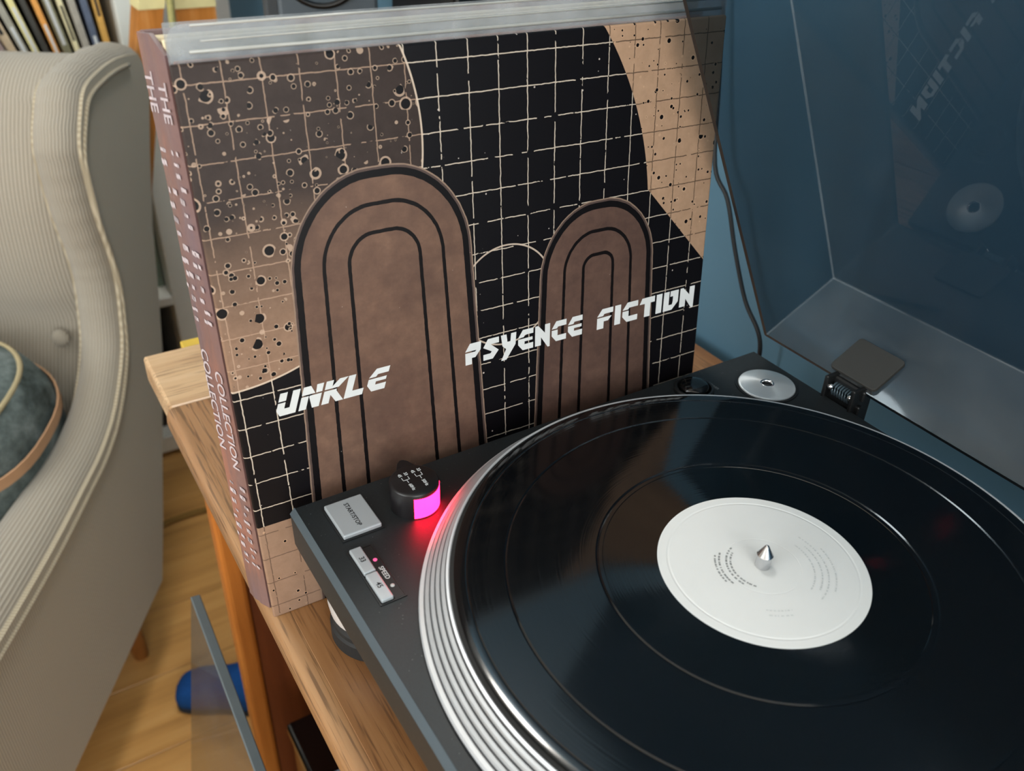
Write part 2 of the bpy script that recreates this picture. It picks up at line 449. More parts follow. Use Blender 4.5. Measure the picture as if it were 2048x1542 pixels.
# added ceiling lamp, unseen, to brighten the floor and bookcase corner
lamp = thing('added_fill_lamp', 'added round fill lamp on the ceiling with glowing white shade', 'lamp', (-.68, .26, ZC))
bm_obj('base', lathe([(0, -.0005), (.15, -.0005), (.15, -.02), (.14, -.024), (0, -.024)], 0, 0, 48), MT['white_lacquer'], lamp, smooth=True, sharp=40)
bm_obj('shade', lathe([(.138, -.0245), (.165, -.034), (.160, -.055), (.12, -.080), (.06, -.092), (0, -.095)], 0, 0, 48), emis('added fill lamp glow', (1.0, 0.95, 0.88, 1), 56.0, '#ffffff'), lamp, smooth=True)
# ------------------------------------------------------------------ cabinet
cab = thing('cabinet', 'open-fronted oak cabinet carrying the turntable and the record sleeves', 'cabinet', (0.15, 0.2, ZF))
X0, X1, Y0, Y1 = -0.354, 0.86, -0.021, 0.4285
bm_obj('plank', B(X0, -0.262, Y0 + 0.004, Y1, TT - .025, TT, .0025), MT['oaky'], cab, world=True)['label'] = 'oak end board painted pale for reflected light, grain running front to back'
n_ = 3; ys = [Y0 + 0.012, 0.135, 0.285, Y1]
for k in range(3):
    bm_obj('plank', B(-0.2615, X1, ys[k] + .0002, ys[k + 1] - .0002, TT - .025, TT, .0006, 1), MT['oakx'], cab, world=True)
eb = nbm()
pr = [(Y0 + .0123, TT - .025), (Y0 + .0123, TT - .0002), (Y0 + .006, TT - .0004), (Y0 + .0025, TT - .0025), (Y0 + .0006, TT - .007), (Y0, TT - .0125), (Y0 + .0006, TT - .018), (Y0 + .003, TT - .0232), (Y0 + .006, TT - .025)]
va = [eb.verts.new((-0.2615, y, z)) for y, z in pr]; vb = [eb.verts.new((X1, y, z)) for y, z in pr]
eb.faces.new(va[::-1]); eb.faces.new(vb)
for k in range(len(pr)): eb.faces.new((va[k], va[(k + 1) % len(pr)], vb[(k + 1) % len(pr)], vb[k]))
bm_obj('edge_strip', eb, MT['oakedge'], cab, smooth=True, world=True, sharp=40)
for sx in (-0.336, 0.824):
    bm_obj('side_panel', B(sx, sx + 0.018, 0.028, 0.42, ZF + .002, TT - .0255, .001), MT['redwood'], cab, world=True)
    bm_obj('stile', B(sx - 0.001, sx + 0.022, 0.006, 0.0275, ZF + .002, TT - .0255, .005, 3), MT['orangewood'], cab, world=True)
bm_obj('back_panel', B(-0.317, 0.823, 0.405, 0.42, ZF + .03, TT - .0255), MT['redwood'], cab, world=True)
bm_obj('bottom_shelf', B(-0.317, 0.823, 0.03, 0.404, ZF + .05, ZF + .07), MT['redwood'], cab, world=True)
# things on its lower shelf
rb = thing('storage_box', 'glossy black box standing inside the open cabinet', 'box', (-0.12, 0.15, ZF + .0702))
bm_obj('body', B(-0.243, -0.168, 0.030, 0.30, ZF + .0702, -0.515, .004), MT['glossblack'], rb, world=True)
bm_obj('lid', B(-0.246, -0.165, 0.027, 0.303, -0.5149, -0.497, .004, 3), MT['glossblack'], rb, world=True)
for k, (xa, hh, col, lab) in enumerate([(-0.160, .245, '#8f97ab', 'lavender grey record sleeve beside the black box in the cabinet'), (-0.150, .25, '#4a4c58', 'slate grey record sleeve filed in the cabinet, second from the black box'),
                                     (-0.139, .242, '#7a4a36', 'rust brown record sleeve filed in the cabinet, third from the black box'), (-0.128, .25, '#2b3346', 'navy record sleeve filed in the cabinet, furthest from the black box')]):
    s_ = thing('record_sleeve', lab, 'record sleeve', (xa, .18, ZF + .0702), group='sleeves inside the cabinet')
    bm_obj('jacket', B(xa, xa + .0075, 0.036 + .004 * (k % 2), 0.34, ZF + .0702, ZF + .07 + hh, .0012, 1), plain('jacket %d' % k, col, 0.4), s_, world=True)

# ------------------------------------------------------------------ turntable
W_, D_ = 0.453, 0.3493
tt = thing('turntable', 'black direct-drive record player with raised smoked lid on the oak cabinet', 'turntable', (W_ / 2, D_ / 2, TT))
PB = -0.041
pl = nbm()
# plinth: profile across Y (front chamfer), extruded along X
prof = [(0.0, 0.0), (D_ - .002, 0.0), (D_, -.002), (D_, PB + .004), (D_ - .01, PB), (0.012, PB), (-.0005, PB + .008), (-0.0026, PB + .016), (-0.0030, -0.0032)]
va = [pl.verts.new((0, y, z)) for y, z in prof]; vb = [pl.verts.new((W_, y, z)) for y, z in prof]
pl.faces.new(va[::-1]); pl.faces.new(vb)
for k in range(len(prof)): pl.faces.new((va[k], va[(k + 1) % len(prof)], vb[(k + 1) % len(prof)], vb[k]))
bmesh.ops.bevel(pl, geom=[e for e in pl.edges if all(abs(v.co.x) < 1e-6 for v in e.verts)], offset=0.0012, segments=2, affect='EDGES')
plinth = bm_obj('plinth', pl, MT['plinth'], tt, smooth=True, world=True, sharp=25)
ch = nbm()
va = [ch.verts.new(p) for p in ((0.0006, -0.0001, 0.0002), (W_, -0.0001, 0.0002), (W_, -0.00315, -0.0031), (0.0006, -0.00315, -0.0031))]
vb = [ch.verts.new(v.co + Vector((0, .0004, -.0004))) for v in va]
ch.faces.new(va); ch.faces.new(vb[::-1])
for k in range(4): ch.faces.new((va[k], vb[k], vb[(k + 1) % 4], va[(k + 1) % 4]))
bm_obj('chamfer_strip', ch, MT['chamfer'], plinth, world=True)['label'] = 'bevelled strip along the front edge, painted light grey for reflected light'
for fx, fy in ((.028, .0345), (W_ - .035, .0345), (.035, D_ - .035), (W_ - .035, D_ - .035)):
    ft = bm_obj('foot', lathe([(0, PB), (.026, PB), (.0285, PB - .004), (.0295, PB - .017), (.0285, PB - .024), (.0255, PB - .0262), (0, PB - .0262)], fx, fy, 48), MT['footmetal'], tt, smooth=True, world=True, sharp=40)
    bm_obj('rubber_pad', lathe([(0, PB - .0263), (.0262, PB - .0263), (.028, PB - .030), (.028, PB - .033), (.0292, PB - .0345), (.0292, TT + .0006), (.0285, TT), (0, TT)], fx, fy, 72), MT['rubber'], ft, world=True)
# keys
def key(name, x0, x1, y0, y1, h, txt, ts):
    k = bm_obj(name, B(x0, x1, y0, y1, 0.0003, h, .0007, 2), MT['silverkey'], tt, world=True)
    bm_obj('lettering', text_bm(txt, ts, mat4=Matrix.Translation(((x0 + x1) / 2, (y0 + y1) / 2, h + .00006))), MT['darkprint'], k, world=True)
    return k
def frame_bm(x0, x1, y0, y1, t, z0, z1):
    return joinbm(B(x0, x1, y0, y0 + t, z0, z1), B(x0, x1, y1 - t, y1, z0, z1), B(x0, x0 + t, y0 + t, y1 - t, z0, z1), B(x1 - t, x1, y0 + t, y1 - t, z0, z1))
bm_obj('key_surround', frame_bm(.0095, .0398, .0120, .0360, .0009, -.0002, .0005), MT['blackplastic'], tt, world=True)
key('start_stop_key', .0106, .0387, .0131, .0349, .0032, 'START/STOP', .0036)
bm_obj('key_surround', frame_bm(.0478, .0900, .0104, .0246, .0008, -.0002, .0005), MT['blackplastic'], tt, world=True)
key('speed_key', .0488, .0684, .0115, .0180, .0028, '33', .0040)
key('speed_key', .0692, .0890, .0115, .0180, .0028, '45', .0040)
strip = bm_obj('indicator_strip', B(.0488, .0892, .0184, .0238, -.0002, .0006, .0002, 1), MT['blackplastic'], tt, world=True)
bm_obj('lettering', text_bm('SPEED', .0036, mat4=Matrix.Translation((.0706, .0213, .00068))), MT['whiteprint'], strip, world=True)
bm_obj('led', lathe([(.0011, .0005), (.0011, .0009), (.0008, .0011), (0, .0012)], .0600, .0211, 20), MT['pinkled'], strip, smooth=True, world=True)['label'] = 'lit pink indicator lamp'
bm_obj('led', lathe([(.0011, .0005), (.0011, .0009), (.0008, .0011), (0, .0012)], .0806, .0211, 20), MT['whiteled'], strip, smooth=True, world=True)['label'] = 'unlit white indicator lamp'
# strobe knob
KX, KY, KR, KH = .0298, .0588, .0137, .0170
kb = lathe([(0, 0), (KR, 0), (KR, KH - .0012), (KR - .0004, KH - .0004), (KR - .0014, KH), (0, KH)], KX, KY, 64)
knob = bm_obj('strobe_knob', kb, MT['knobblack'], tt, smooth=True, world=True, sharp=50)
nb = nbm()
for (q, zz) in ((1, KH - .0004),):
    prism([(KX - KR * .85, KY - .0055), (KX - KR * .55, KY + .0085), (KX - KR - .0030, KY + .0044), (KX - KR - .0056, KY + .0028), (KX - KR - .0060, KY + .0006), (KX - KR - .0040, KY - .0018)][::-1], .0005, zz, nb, .0005)
bm_obj('pointer', nb, MT['knobblack'], knob, world=True)
bm_obj('strobe_lens', lathe([(KR - .001, .0008), (KR + .00025, .0008), (KR + .00025, KH - .0030), (KR - .001, KH - .0030)], KX, KY, 24, a0=math.radians(-27), a1=math.radians(72)), MT['pink'], knob, smooth=True, world=True, sharp=40)['label'] = 'glowing pink strobe window'
mk = nbm(); zt = KH + .00006
for gy, hz in ((.0630, '50Hz'), (.0551, '60Hz')):
    text_bm('33', .0027, mat4=Matrix.Translation((.0233, gy + .0018, zt)), bm=mk)
    text_bm('45', .0027, mat4=Matrix.Translation((.0233, gy - .0018, zt)), bm=mk)
    text_bm(hz, .0027, mat4=Matrix.Translation((.0350, gy, zt)), bm=mk)
    for a in ((.0256, .0283, gy + .0017, gy + .0020), (.0256, .0283, gy - .0020, gy - .0017), (.0281, .0284, gy - .0020, gy + .0020), (.0283, .0310, gy - .00015, gy + .00015)):
        box(mk, a[0], a[1], a[2], a[3], zt - .00004, zt + .00004)
bm_obj('lettering', mk, MT['whiteprint'], knob, world=True)
# power knob
pk = bm_obj('power_knob', lathe([(0, -.001), (.0136, -.001), (.0136, .0024), (.0128, .0032), (.0116, .0032), (.0106, .0016), (.0102, .0005)], .0190, .2735, 48), MT['blackplastic'], tt, smooth=True, world=True, sharp=40)
bm_obj('button_cap', lathe([(.0100, .0002), (.0098, .0042), (.0085, .0056), (.005, .0062), (0, .0064)], .0190, .2735, 48), MT['glossblack'], pk, smooth=True, world=True)
bm_obj('lettering', text_bm('POWER', .0030, mat4=Matrix.Translation((.0212, .2892, .00006))), MT['dimprint'], tt, world=True)
bm_obj('adapter_recess', lathe([(.0197, .0001), (.0212, .0001), (.0212, .0006), (.0197, .0006), (.0197, .0001)], .0392, .3215, 64), MT['blackplastic'], tt, world=True)
# platter
SX, SY, ZR = .1756, .1753, .0189
def pring(name, prof, mat, par): return bm_obj(name, lathe(prof, SX, SY, 180), mat, par, smooth=True, world=True, sharp=30)
R0, R1, Z0_, Z1_ = .1680, .1530, .0015, .0170
plat = pring('platter', [(.02, .0004), (R0 - .001, .0004), (R0 - .0002, .0010), (R1 - .0005, Z1_ - .0012), (R1 - .002, Z1_ - .0006), (.02, Z1_ - .0006)], MT['platgroove'], tt)
def rim(t): return (R0 + (R1 - R0) * t, Z0_ + (Z1_ - Z0_) * t)
cuts = [0.03, 0.185, 0.240, 0.365, 0.415, 0.535, 0.585, 0.705, 0.755, 0.870, 0.920, 0.995]
nx, nz = .72, .69
for k in range(0, 12, 2):
    a = rim(cuts[k]); b = rim(cuts[k + 1]); mid = ((a[0] + b[0]) / 2, (a[1] + b[1]) / 2)
    bul = .0009
    pr = [(a[0] - .0005, a[1] - .0005), (a[0] + nx * .0001, a[1] + nz * .0001), (mid[0] + nx * bul, mid[1] + nz * bul), (b[0] + nx * .0001, b[1] + nz * .0001), (b[0] - .0006, b[1] - .0004)]
    pring('rim_ring', pr, MT['platmetal'] if k in (0, 10) else MT['platband'], plat)
pring('slipmat', [(.004, Z1_ - .0005), (.1525, Z1_ - .0005), (.1525, Z1_ + .0003), (.004, Z1_ + .0003)], MT['rubber'], plat)
bm_obj('spindle', lathe([(.0036, .010), (.0036, .0262), (.0040, .0264), (.0036, .0268), (.0010, .0318), (.0004, .0322), (0, .0323)], SX, SY, 32), MT['steel'], plat, smooth=True, world=True, sharp=35)
# hinges
for hx in (.059, .355):
    hg = bm_obj('hinge', joinbm(B(hx + .006, hx + .009, D_ - .004, D_ + .016, -.030, .016, .0008, 1), B(hx + .028, hx + .031, D_ - .004, D_ + .016, -.030, .016, .0008, 1),
                               B(hx + .003, hx + .034, D_ + .0005, D_ + .005, -.034, .004, .0008, 1), B(hx + .004, hx + .033, D_ + .004, D_ + .010, .006, .014, .001, 1)), MT['blackplastic'], tt, world=True)
    sp = nbm()
    path = []
    for q in range(8 * 7 + 1):
        a = 2 * PI * q / 8; path.append((hx + .011 + .0022 * a / (2 * PI) * .95, D_ + .0030 + .0042 * math.cos(a), .0062 + .0042 * math.sin(a)))
    bm_obj('spring', tube(path, .00085, 6, sp), MT['spring'], hg, smooth=True, world=True)
    for q in (.0105, .0270):
        bm_obj('screw', lathe([(0, -.0018), (.0021, -.0018), (.0021, .0006), (.0012, .0014), (0, .0015)], 0, 0, 16), MT['chrome'], hg, smooth=True).matrix_basis = parent_world(hg).inverted() @ Matrix.Translation((hx + q, D_ - .0015, .0085)) @ Matrix.Rotation(math.radians(65), 4, 'X')
# tonearm parked on its rest
ta = bm_obj('tonearm', tube(catmull([(.398, .298, .046), (.398, .25, .046), (.398, .18, .046), (.394, .13, .045), (.384, .095, .044), (.376, .075, .043), (.372, .062, .042)], 6), .0042, 12), MT['steel'], tt, smooth=True, world=True)
bm_obj('pivot_base', lathe([(0, .0002), (.036, .0002), (.036, .014), (.033, .017), (.020, .018), (.018, .036), (.012, .038), (0, .038)], .398, .265, 64), MT['footmetal'], ta, smooth=True, world=True, sharp=40)
bm_obj('gimbal', B(.384, .412, .256, .274, .0382, .055, .003, 2), MT['steel'], ta, world=True)
cw = lathe([(0, 0), (.013, 0), (.015, .002), (.015, .022), (.013, .024), (0, .024)], 0, 0, 40)
bmesh.ops.transform(cw, matrix=Matrix.Translation((.398, .328, .046)) @ Matrix.Rotation(PI / 2, 4, 'X'), verts=cw.verts)
bm_obj('counterweight', cw, MT['blackplastic'], ta, smooth=True, world=True, sharp=40)
bm_obj('headshell', B(.362, .380, .022, .062, .037, .043, .002, 2), MT['blackplastic'], ta, world=True)
bm_obj('cartridge', B(.365, .377, .026, .046, .024, .0368, .001, 1), MT['matteblack'], ta, world=True)
bm_obj('arm_rest', joinbm(B(.390, .406, .150, .156, .0002, .041, .001, 1), B(.388, .392, .150, .156, .0411, .050, .001, 1)), MT['blackplastic'], tt, world=True)
slot = bm_obj('pitch_slot', B(.418, .426, .020, .130, .0001, .0006), MT['blackplastic'], tt, world=True)
bm_obj('pitch_slider', B(.412, .432, .069, .081, .0007, .008, .0015, 2), MT['silverkey'], slot, world=True)
# lid: local frame X, e (rim depth), -n
LO = Vector((0.0001, .3563, .0107)); E_ = Vector((0, -.455, .8905)); N_ = Vector((0, .8905, .455)); LD = .0708; LW, LDp, LT = .4525, .352, .0030
ML = Matrix.Identity(4)
for i in range(3): ML[i][0] = (1, 0, 0)[i]; ML[i][1] = E_[i]; ML[i][2] = -N_[i]; ML[i][3] = LO[i]
lb = nbm()
def ringv(d, z): return [lb.verts.new(p) for p in ((d, d, z), (LW - d, d, z), (LW - d, LDp - d, z), (d, LDp - d, z))]
o0, o1, i0, i1 = ringv(0, 0), ringv(0, -LD), ringv(LT, 0), ringv(LT, -LD + LT)
for k in range(4):
    j = (k + 1) % 4
    lb.faces.new((o0[k], o0[j], o1[j], o1[k])); fi = lb.faces.new((i0[k], i1[k], i1[j], i0[j])); fe = lb.faces.new((o0[k], i0[k], i0[j], o0[j]))
    fe.material_index = 1
    if k == 0: fi.material_index = 2       # rear wall: pale film paints in the ceiling's reflection
lb.faces.new(o1); lb.faces.new(i1[::-1])
so1, si1, so0, si0 = set(o1), set(i1), set(o0), set(i0)
def crease(e):
    a, b = e.verts
    return (a in so1 and b in so1) or (a in si1 and b in si1) or ({a, b} & so0 and {a, b} & so1) or ({a, b} & si0 and {a, b} & si1)
bmesh.ops.bevel(lb, geom=[e for e in lb.edges if crease(e)], offset=.0011, segments=3, affect='EDGES', profile=.5, material=3)
bmesh.ops.transform(lb, matrix=ML, verts=lb.verts)
lid = bm_obj('dust_cover', lb, MT['acrylic'], tt, world=True)
lid.data.materials.append(MT['acrylicedge']); lid.data.materials.append(MT['acrylicsheen']); lid.data.materials.append(MT['acrylichighlight'])
lid['label'] = 'raised smoked acrylic dust cover'
for hx in (.059, .355):
    hp = prism(rrect(hx, hx + .037, .0025, .0330, .0030, 4), -.0012, .0012, None, .0005)
    # plate lies on the inner face of the lid's rear wall: local (x, n, e)
    MP = Matrix.Identity(4)
    for i in range(3): MP[i][0] = (1, 0, 0)[i]; MP[i][1] = N_[i]; MP[i][2] = E_[i]; MP[i][3] = LO[i] + E_[i] * (LT + .0022)
    bmesh.ops.transform(hp, matrix=MP, verts=hp.verts)
    bm_obj('hinge_plate', hp, MT['matteblack'], lid, world=True)['label'] = 'square black plate where the hinge grips the lid'

# adapter
ad = thing('record_adapter', 'round brushed aluminium single adapter resting in the rear corner of the player', 'adapter', (.0392, .3215, .0006))
bm_obj('disc', lathe([(.0036, .0012), (.0046, .0018), (.0180, .0012), (.0190, .0008), (.0193, .0001), (.0036, .0001), (.0036, .0012)], 0, 0, 96), MT['brushed'], ad, smooth=True, sharp=30)
bm_obj('bore', lathe([(.0036, .0002), (.0036, .0016), (.0044, .0021), (.0047, .0018)], 0, 0, 48), MT['chrome'], ad, smooth=True)

# record
rec = thing('vinyl_record', 'black twelve-inch vinyl record with plain white centre label on the platter', 'record', (SX, SY, Z1_ + .0004))
ZL = ZR - (Z1_ + .0004)
rings = [(.1505, .1450, 'v'), (.1450, .1442, 's'), (.1442, .1262, 'v'), (.1262, .1250, 's'), (.1250, .0815, 'v'), (.0815, .0800, 's'), (.0800, .0775, 'v')]
prof = [(.0040, 0), (.1490, 0), (.1505, ZL * .4), (.1505, ZL * .75), (.1492, ZL), (.1452, ZL - .0001), (.1446, ZL - .00035), (.1440, ZL - .0001), (.1264, ZL - .0001), (.1256, ZL - .0005), (.1248, ZL - .0001), (.0815, ZL - .0001), (.0807, ZL - .0005), (.0799, ZL - .0001), (.0781, ZL - .0001)]
bm_obj('groove_area', lathe(prof, 0, 0, 220), MT['vinyl'], rec, smooth=True, sharp=20)
bm_obj('runout_area', lathe([(.0781, ZL - .0001), (.0778, ZL - .0004), (.052, ZL - .0004), (.0508, ZL - .0001), (.0040, ZL - .0002)], 0, 0, 180), MT['vinylsmooth'], rec, smooth=True, sharp=20)
lbl = bm_obj('label', lathe([(.0036, ZL + .0001), (.0185, ZL + .0001), (.0188, ZL + .00004), (.0191, ZL + .0001), (.0452, ZL + .0001), (.0460, ZL - .00005), (.0468, ZL + .0001), (.0511, ZL + .0001), (.0511, ZL - .0003)], 0, 0, 180), MT['label'], rec, smooth=True, sharp=10)
lbl['label'] = 'white paper centre label with faint small print'
pm = nbm(); pg = nbm()
def arcbar(bm, r, a0, a1, t, z):
    n = 6
    va = [bm.verts.new(((r + t) * math.cos(a0 + (a1 - a0) * i / n), (r + t) * math.sin(a0 + (a1 - a0) * i / n), z)) for i in range(n + 1)]
    vb = [bm.verts.new((r * math.cos(a0 + (a1 - a0) * i / n), r * math.sin(a0 + (a1 - a0) * i / n), z)) for i in range(n + 1)]
    for i in range(n): bm.faces.new((va[i], va[i + 1], vb[i + 1], vb[i]))
rnd = random.Random(3)
for r, a0, a1, g in ((.0150, 205, 305, 0), (.0170, 195, 285, 0), (.0205, 215, 275, 0), (.0225, 222, 268, 0), (.0245, 20, 95, 1), (.0280, 25, 88, 1), (.0310, 15, 100, 1), (.0345, 30, 80, 1), (.0290, 318, 342, 1), (.0320, 320, 340, 1)):
    a = a0
    while a < a1:
        w_ = rnd.uniform(1.2, 5) * .02 / r
        arcbar(pg if g else pm, r, math.radians(a), math.radians(min(a + w_, a1)), .0009 if not g else .0007, ZL + .00022)
        a += w_ + rnd.uniform(.6, 3.2) * .02 / r
bm_obj('small_print', pm, MT['greyprint'], lbl)
bm_obj('small_print', pg, MT['paleprint'], lbl)

# ------------------------------------------------------------------ record sleeves behind the player
AO = Vector((-0.0083, -0.0186, -0.0852)); AU = Vector((0.0285, 0.9996, 0)); AW = Vector((-0.0862, 0.0025, 0.9963)); AM = Vector((-0.9959, 0.0284, -0.0862))
MA = Matrix.Identity(4)
for i in range(3): MA[i][0] = AU[i]; MA[i][1] = AM[i]; MA[i][2] = AW[i]; MA[i][3] = AO[i]
S = .315

def cover_art():
    t = NT('printed sleeve art'); m = t.mth
    uvn = t.n.new('ShaderNodeTexCoord'); u0, w0, _ = t.sep(uvn.outputs['UV'])
    ob = uvn.outputs['UV']
    u = m('MULTIPLY', u0, S); w = m('MULTIPLY', w0, S)
    jn = t.noise(ob, 70, 2)
    j = m('MULTIPLY', m('SUBTRACT', jn, 0.5), 0.0010)
    def ln(x, off, g=.0175):
        q = m('DIVIDE', m('SUBTRACT', m('ADD', x, j), off), g)
        fr = m('FRACT', m('ADD', q, 10.5))
        return m('MULTIPLY', m('ABSOLUTE', m('SUBTRACT', fr, 0.5)), g)
    gd = m('MINIMUM', ln(u, .0038), ln(w, .0088))
    brk = t.noise(ob, 38, 3)
    grid = m('MULTIPLY', m('LESS_THAN', gd, .00030), m('GREATER_THAN', brk, 0.40))
    def circ(cx, cy):
        a = m('SUBTRACT', u, cx); b = m('SUBTRACT', w, cy)
        return m('SQRT', m('ADD', m('MULTIPLY', a, a), m('MULTIPLY', b, b)))
    tl = m('LESS_THAN', circ(0.0, .270), .116)
    trr = m('MULTIPLY', m('GREATER_THAN', circ(.07, .2), .195), m('GREATER_THAN', m('ADD', w, m('MULTIPLY', u, 1.1)), .510))
    tb = m('LESS_THAN', w, .0667)
    big = t.noise(ob, 5, 4, 0.6); mid = t.noise(ob, 40, 4, 0.65); fin = t.noise(ob, 260, 3, 0.6)
    # base print colours
    tan = t.mix(mid, lin('#6b5444'), lin('#8f7360'))
    dark = t.mix(mid, lin('#141114'), lin('#2a2424'))
    tdn = t.mth('MULTIPLY', m('SUBTRACT', m('ADD', w, m('MULTIPLY', big, .05)), .205), 14, clamp=True)
    left = t.mix(m('MULTIPLY', tdn, .92), tan, dark)
    ltan = t.mix(mid, lin('#957860'), lin('#b29177'))
    col = t.mix(m('MULTIPLY', fin, .15), lin('#08070a'), lin('#15131a'))
    v0 = t.vor(ob, 60)
    fleck = m('MULTIPLY', m('LESS_THAN', v0.outputs['Distance'], m('MULTIPLY', t.sep(v0.outputs['Color'])[1], .13)), m('GREATER_THAN', t.sep(v0.outputs['Color'])[0], .72))
    col = t.mix(m('MULTIPLY', fleck, .8), col, lin('#b5aba4'))
    col = t.mix(m('MULTIPLY', grid, .7), col, lin('#cdbfae'))
    # tan fields with ink spatter
    def spat(c, scale, thr, keep, rimc):
        v = t.vor(ob, scale); rn = t.sep(v.outputs['Color'])
        rad = m('MULTIPLY', m('MULTIPLY', rn[1], rn[1]), thr)
        k = m('GREATER_THAN', rn[0], keep)
        c = t.mix(m('MULTIPLY', m('MULTIPLY', m('LESS_THAN', v.outputs['Distance'], m('MULTIPLY', rad, 1.35)), k), .6), c, lin(rimc))
        return t.mix(m('MULTIPLY', m('LESS_THAN', v.outputs['Distance'], rad), k), c, lin('#0b090b'))
    left = t.mix(m('MULTIPLY', grid, .55), left, lin('#a98d78'))
    left = spat(spat(left, 46, .42, .35, '#b39a86'), 95, .45, .35, '#a8907c')
    ltan = t.mix(m('MULTIPLY', grid, .75), ltan, lin('#2a201c'))
    ltan = spat(spat(ltan, 60, .34, .5, '#b9987c'), 110, .36, .55, '#b9987c')
    bot = t.mix(m('MULTIPLY', grid, .7), t.mix(mid, lin('#77604f'), lin('#947967')), lin('#4a3a32'))
    bot = spat(bot, 90, .28, .6, '#b9987c')
    col = t.mix(tl, col, left); col = t.mix(trr, col, ltan); col = t.mix(tb, col, bot)
    e1 = m('LESS_THAN', m('ABSOLUTE', m('SUBTRACT', circ(0.0, .270), .116)), .0005)
    col = t.mix(m('MULTIPLY', m('MULTIPLY', e1, m('GREATER_THAN', w, .153)), .8), col, lin('#c2b09e'))
    ring = m('LESS_THAN', m('ABSOLUTE', m('SUBTRACT', circ(.1640, .1720), .031)), .0005)
    col = t.mix(m('MULTIPLY', ring, .8), col, lin('#b9a898'))
    # two plain upright brown panels with dark outlines (generic stand-in)
    def panel(col, cx, cy, hx, hy, r, ca, cb, taper):
        du = m('DIVIDE', m('SUBTRACT', u, cx), m('ADD', m('MULTIPLY', m('SUBTRACT', w, cy), -taper), 1.0))
        dx = m('MAXIMUM', m('SUBTRACT', m('ABSOLUTE', du), hx - r), 0.0)
        dy = m('MAXIMUM', m('SUBTRACT', m('ABSOLUTE', m('SUBTRACT', w, cy)), hy - r), 0.0)
        sd = m('ADD', m('SUBTRACT', m('SQRT', m('ADD', m('MULTIPLY', dx, dx), m('MULTIPLY', dy, dy))), r), m('MULTIPLY', j, .6))
        ins = m('LESS_THAN', sd, 0.0)
        body = t.mix(mid, lin(ca), lin(cb))
        body = t.mix(t.mth('MULTIPLY', m('SUBTRACT', t.noise(ob, 9, 5, .7), .38), 2.6, clamp=True), t.mix(.55, body, lin('#3a2c2a')), body)
        col = t.mix(m('LESS_THAN', sd, .0042), col, lin('#7e6a5c'))
        col = t.mix(m('LESS_THAN', sd, .0034), col, lin('#4a3d39'))
        col = t.mix(m('LESS_THAN', sd, .0022), col, lin('#0a080a'))
        col = t.mix(m('LESS_THAN', sd, -.0016), col, body)
        for dd in (-.015, -.030):
            lnk = m('LESS_THAN', m('ABSOLUTE', m('SUBTRACT', sd, dd)), .0011)
            col = t.mix(lnk, col, lin('#0c090a'))
        return col
    col = panel(col, .0905, .105, .0520, .150, .046, '#5d463b', '#7e6251', 0.8)
    col = panel(col, .2290, .085, .0420, .130, .038, '#4a3832', '#73594c', 0.9)
    wear = m('GREATER_THAN', t.noise(ob, 120, 2), .78)
    col = t.mix(m('MULTIPLY', wear, .35), col, lin('#c9beb5'))
    hs = t.n.new('ShaderNodeHueSaturation'); hs.inputs['Value'].default_value = 1.18; t.l.new(col, hs.inputs['Color'])
    t.P(col=hs.outputs[0], rough=0.5, spec=0.16)
    return t.m
MT['art'] = cover_art()

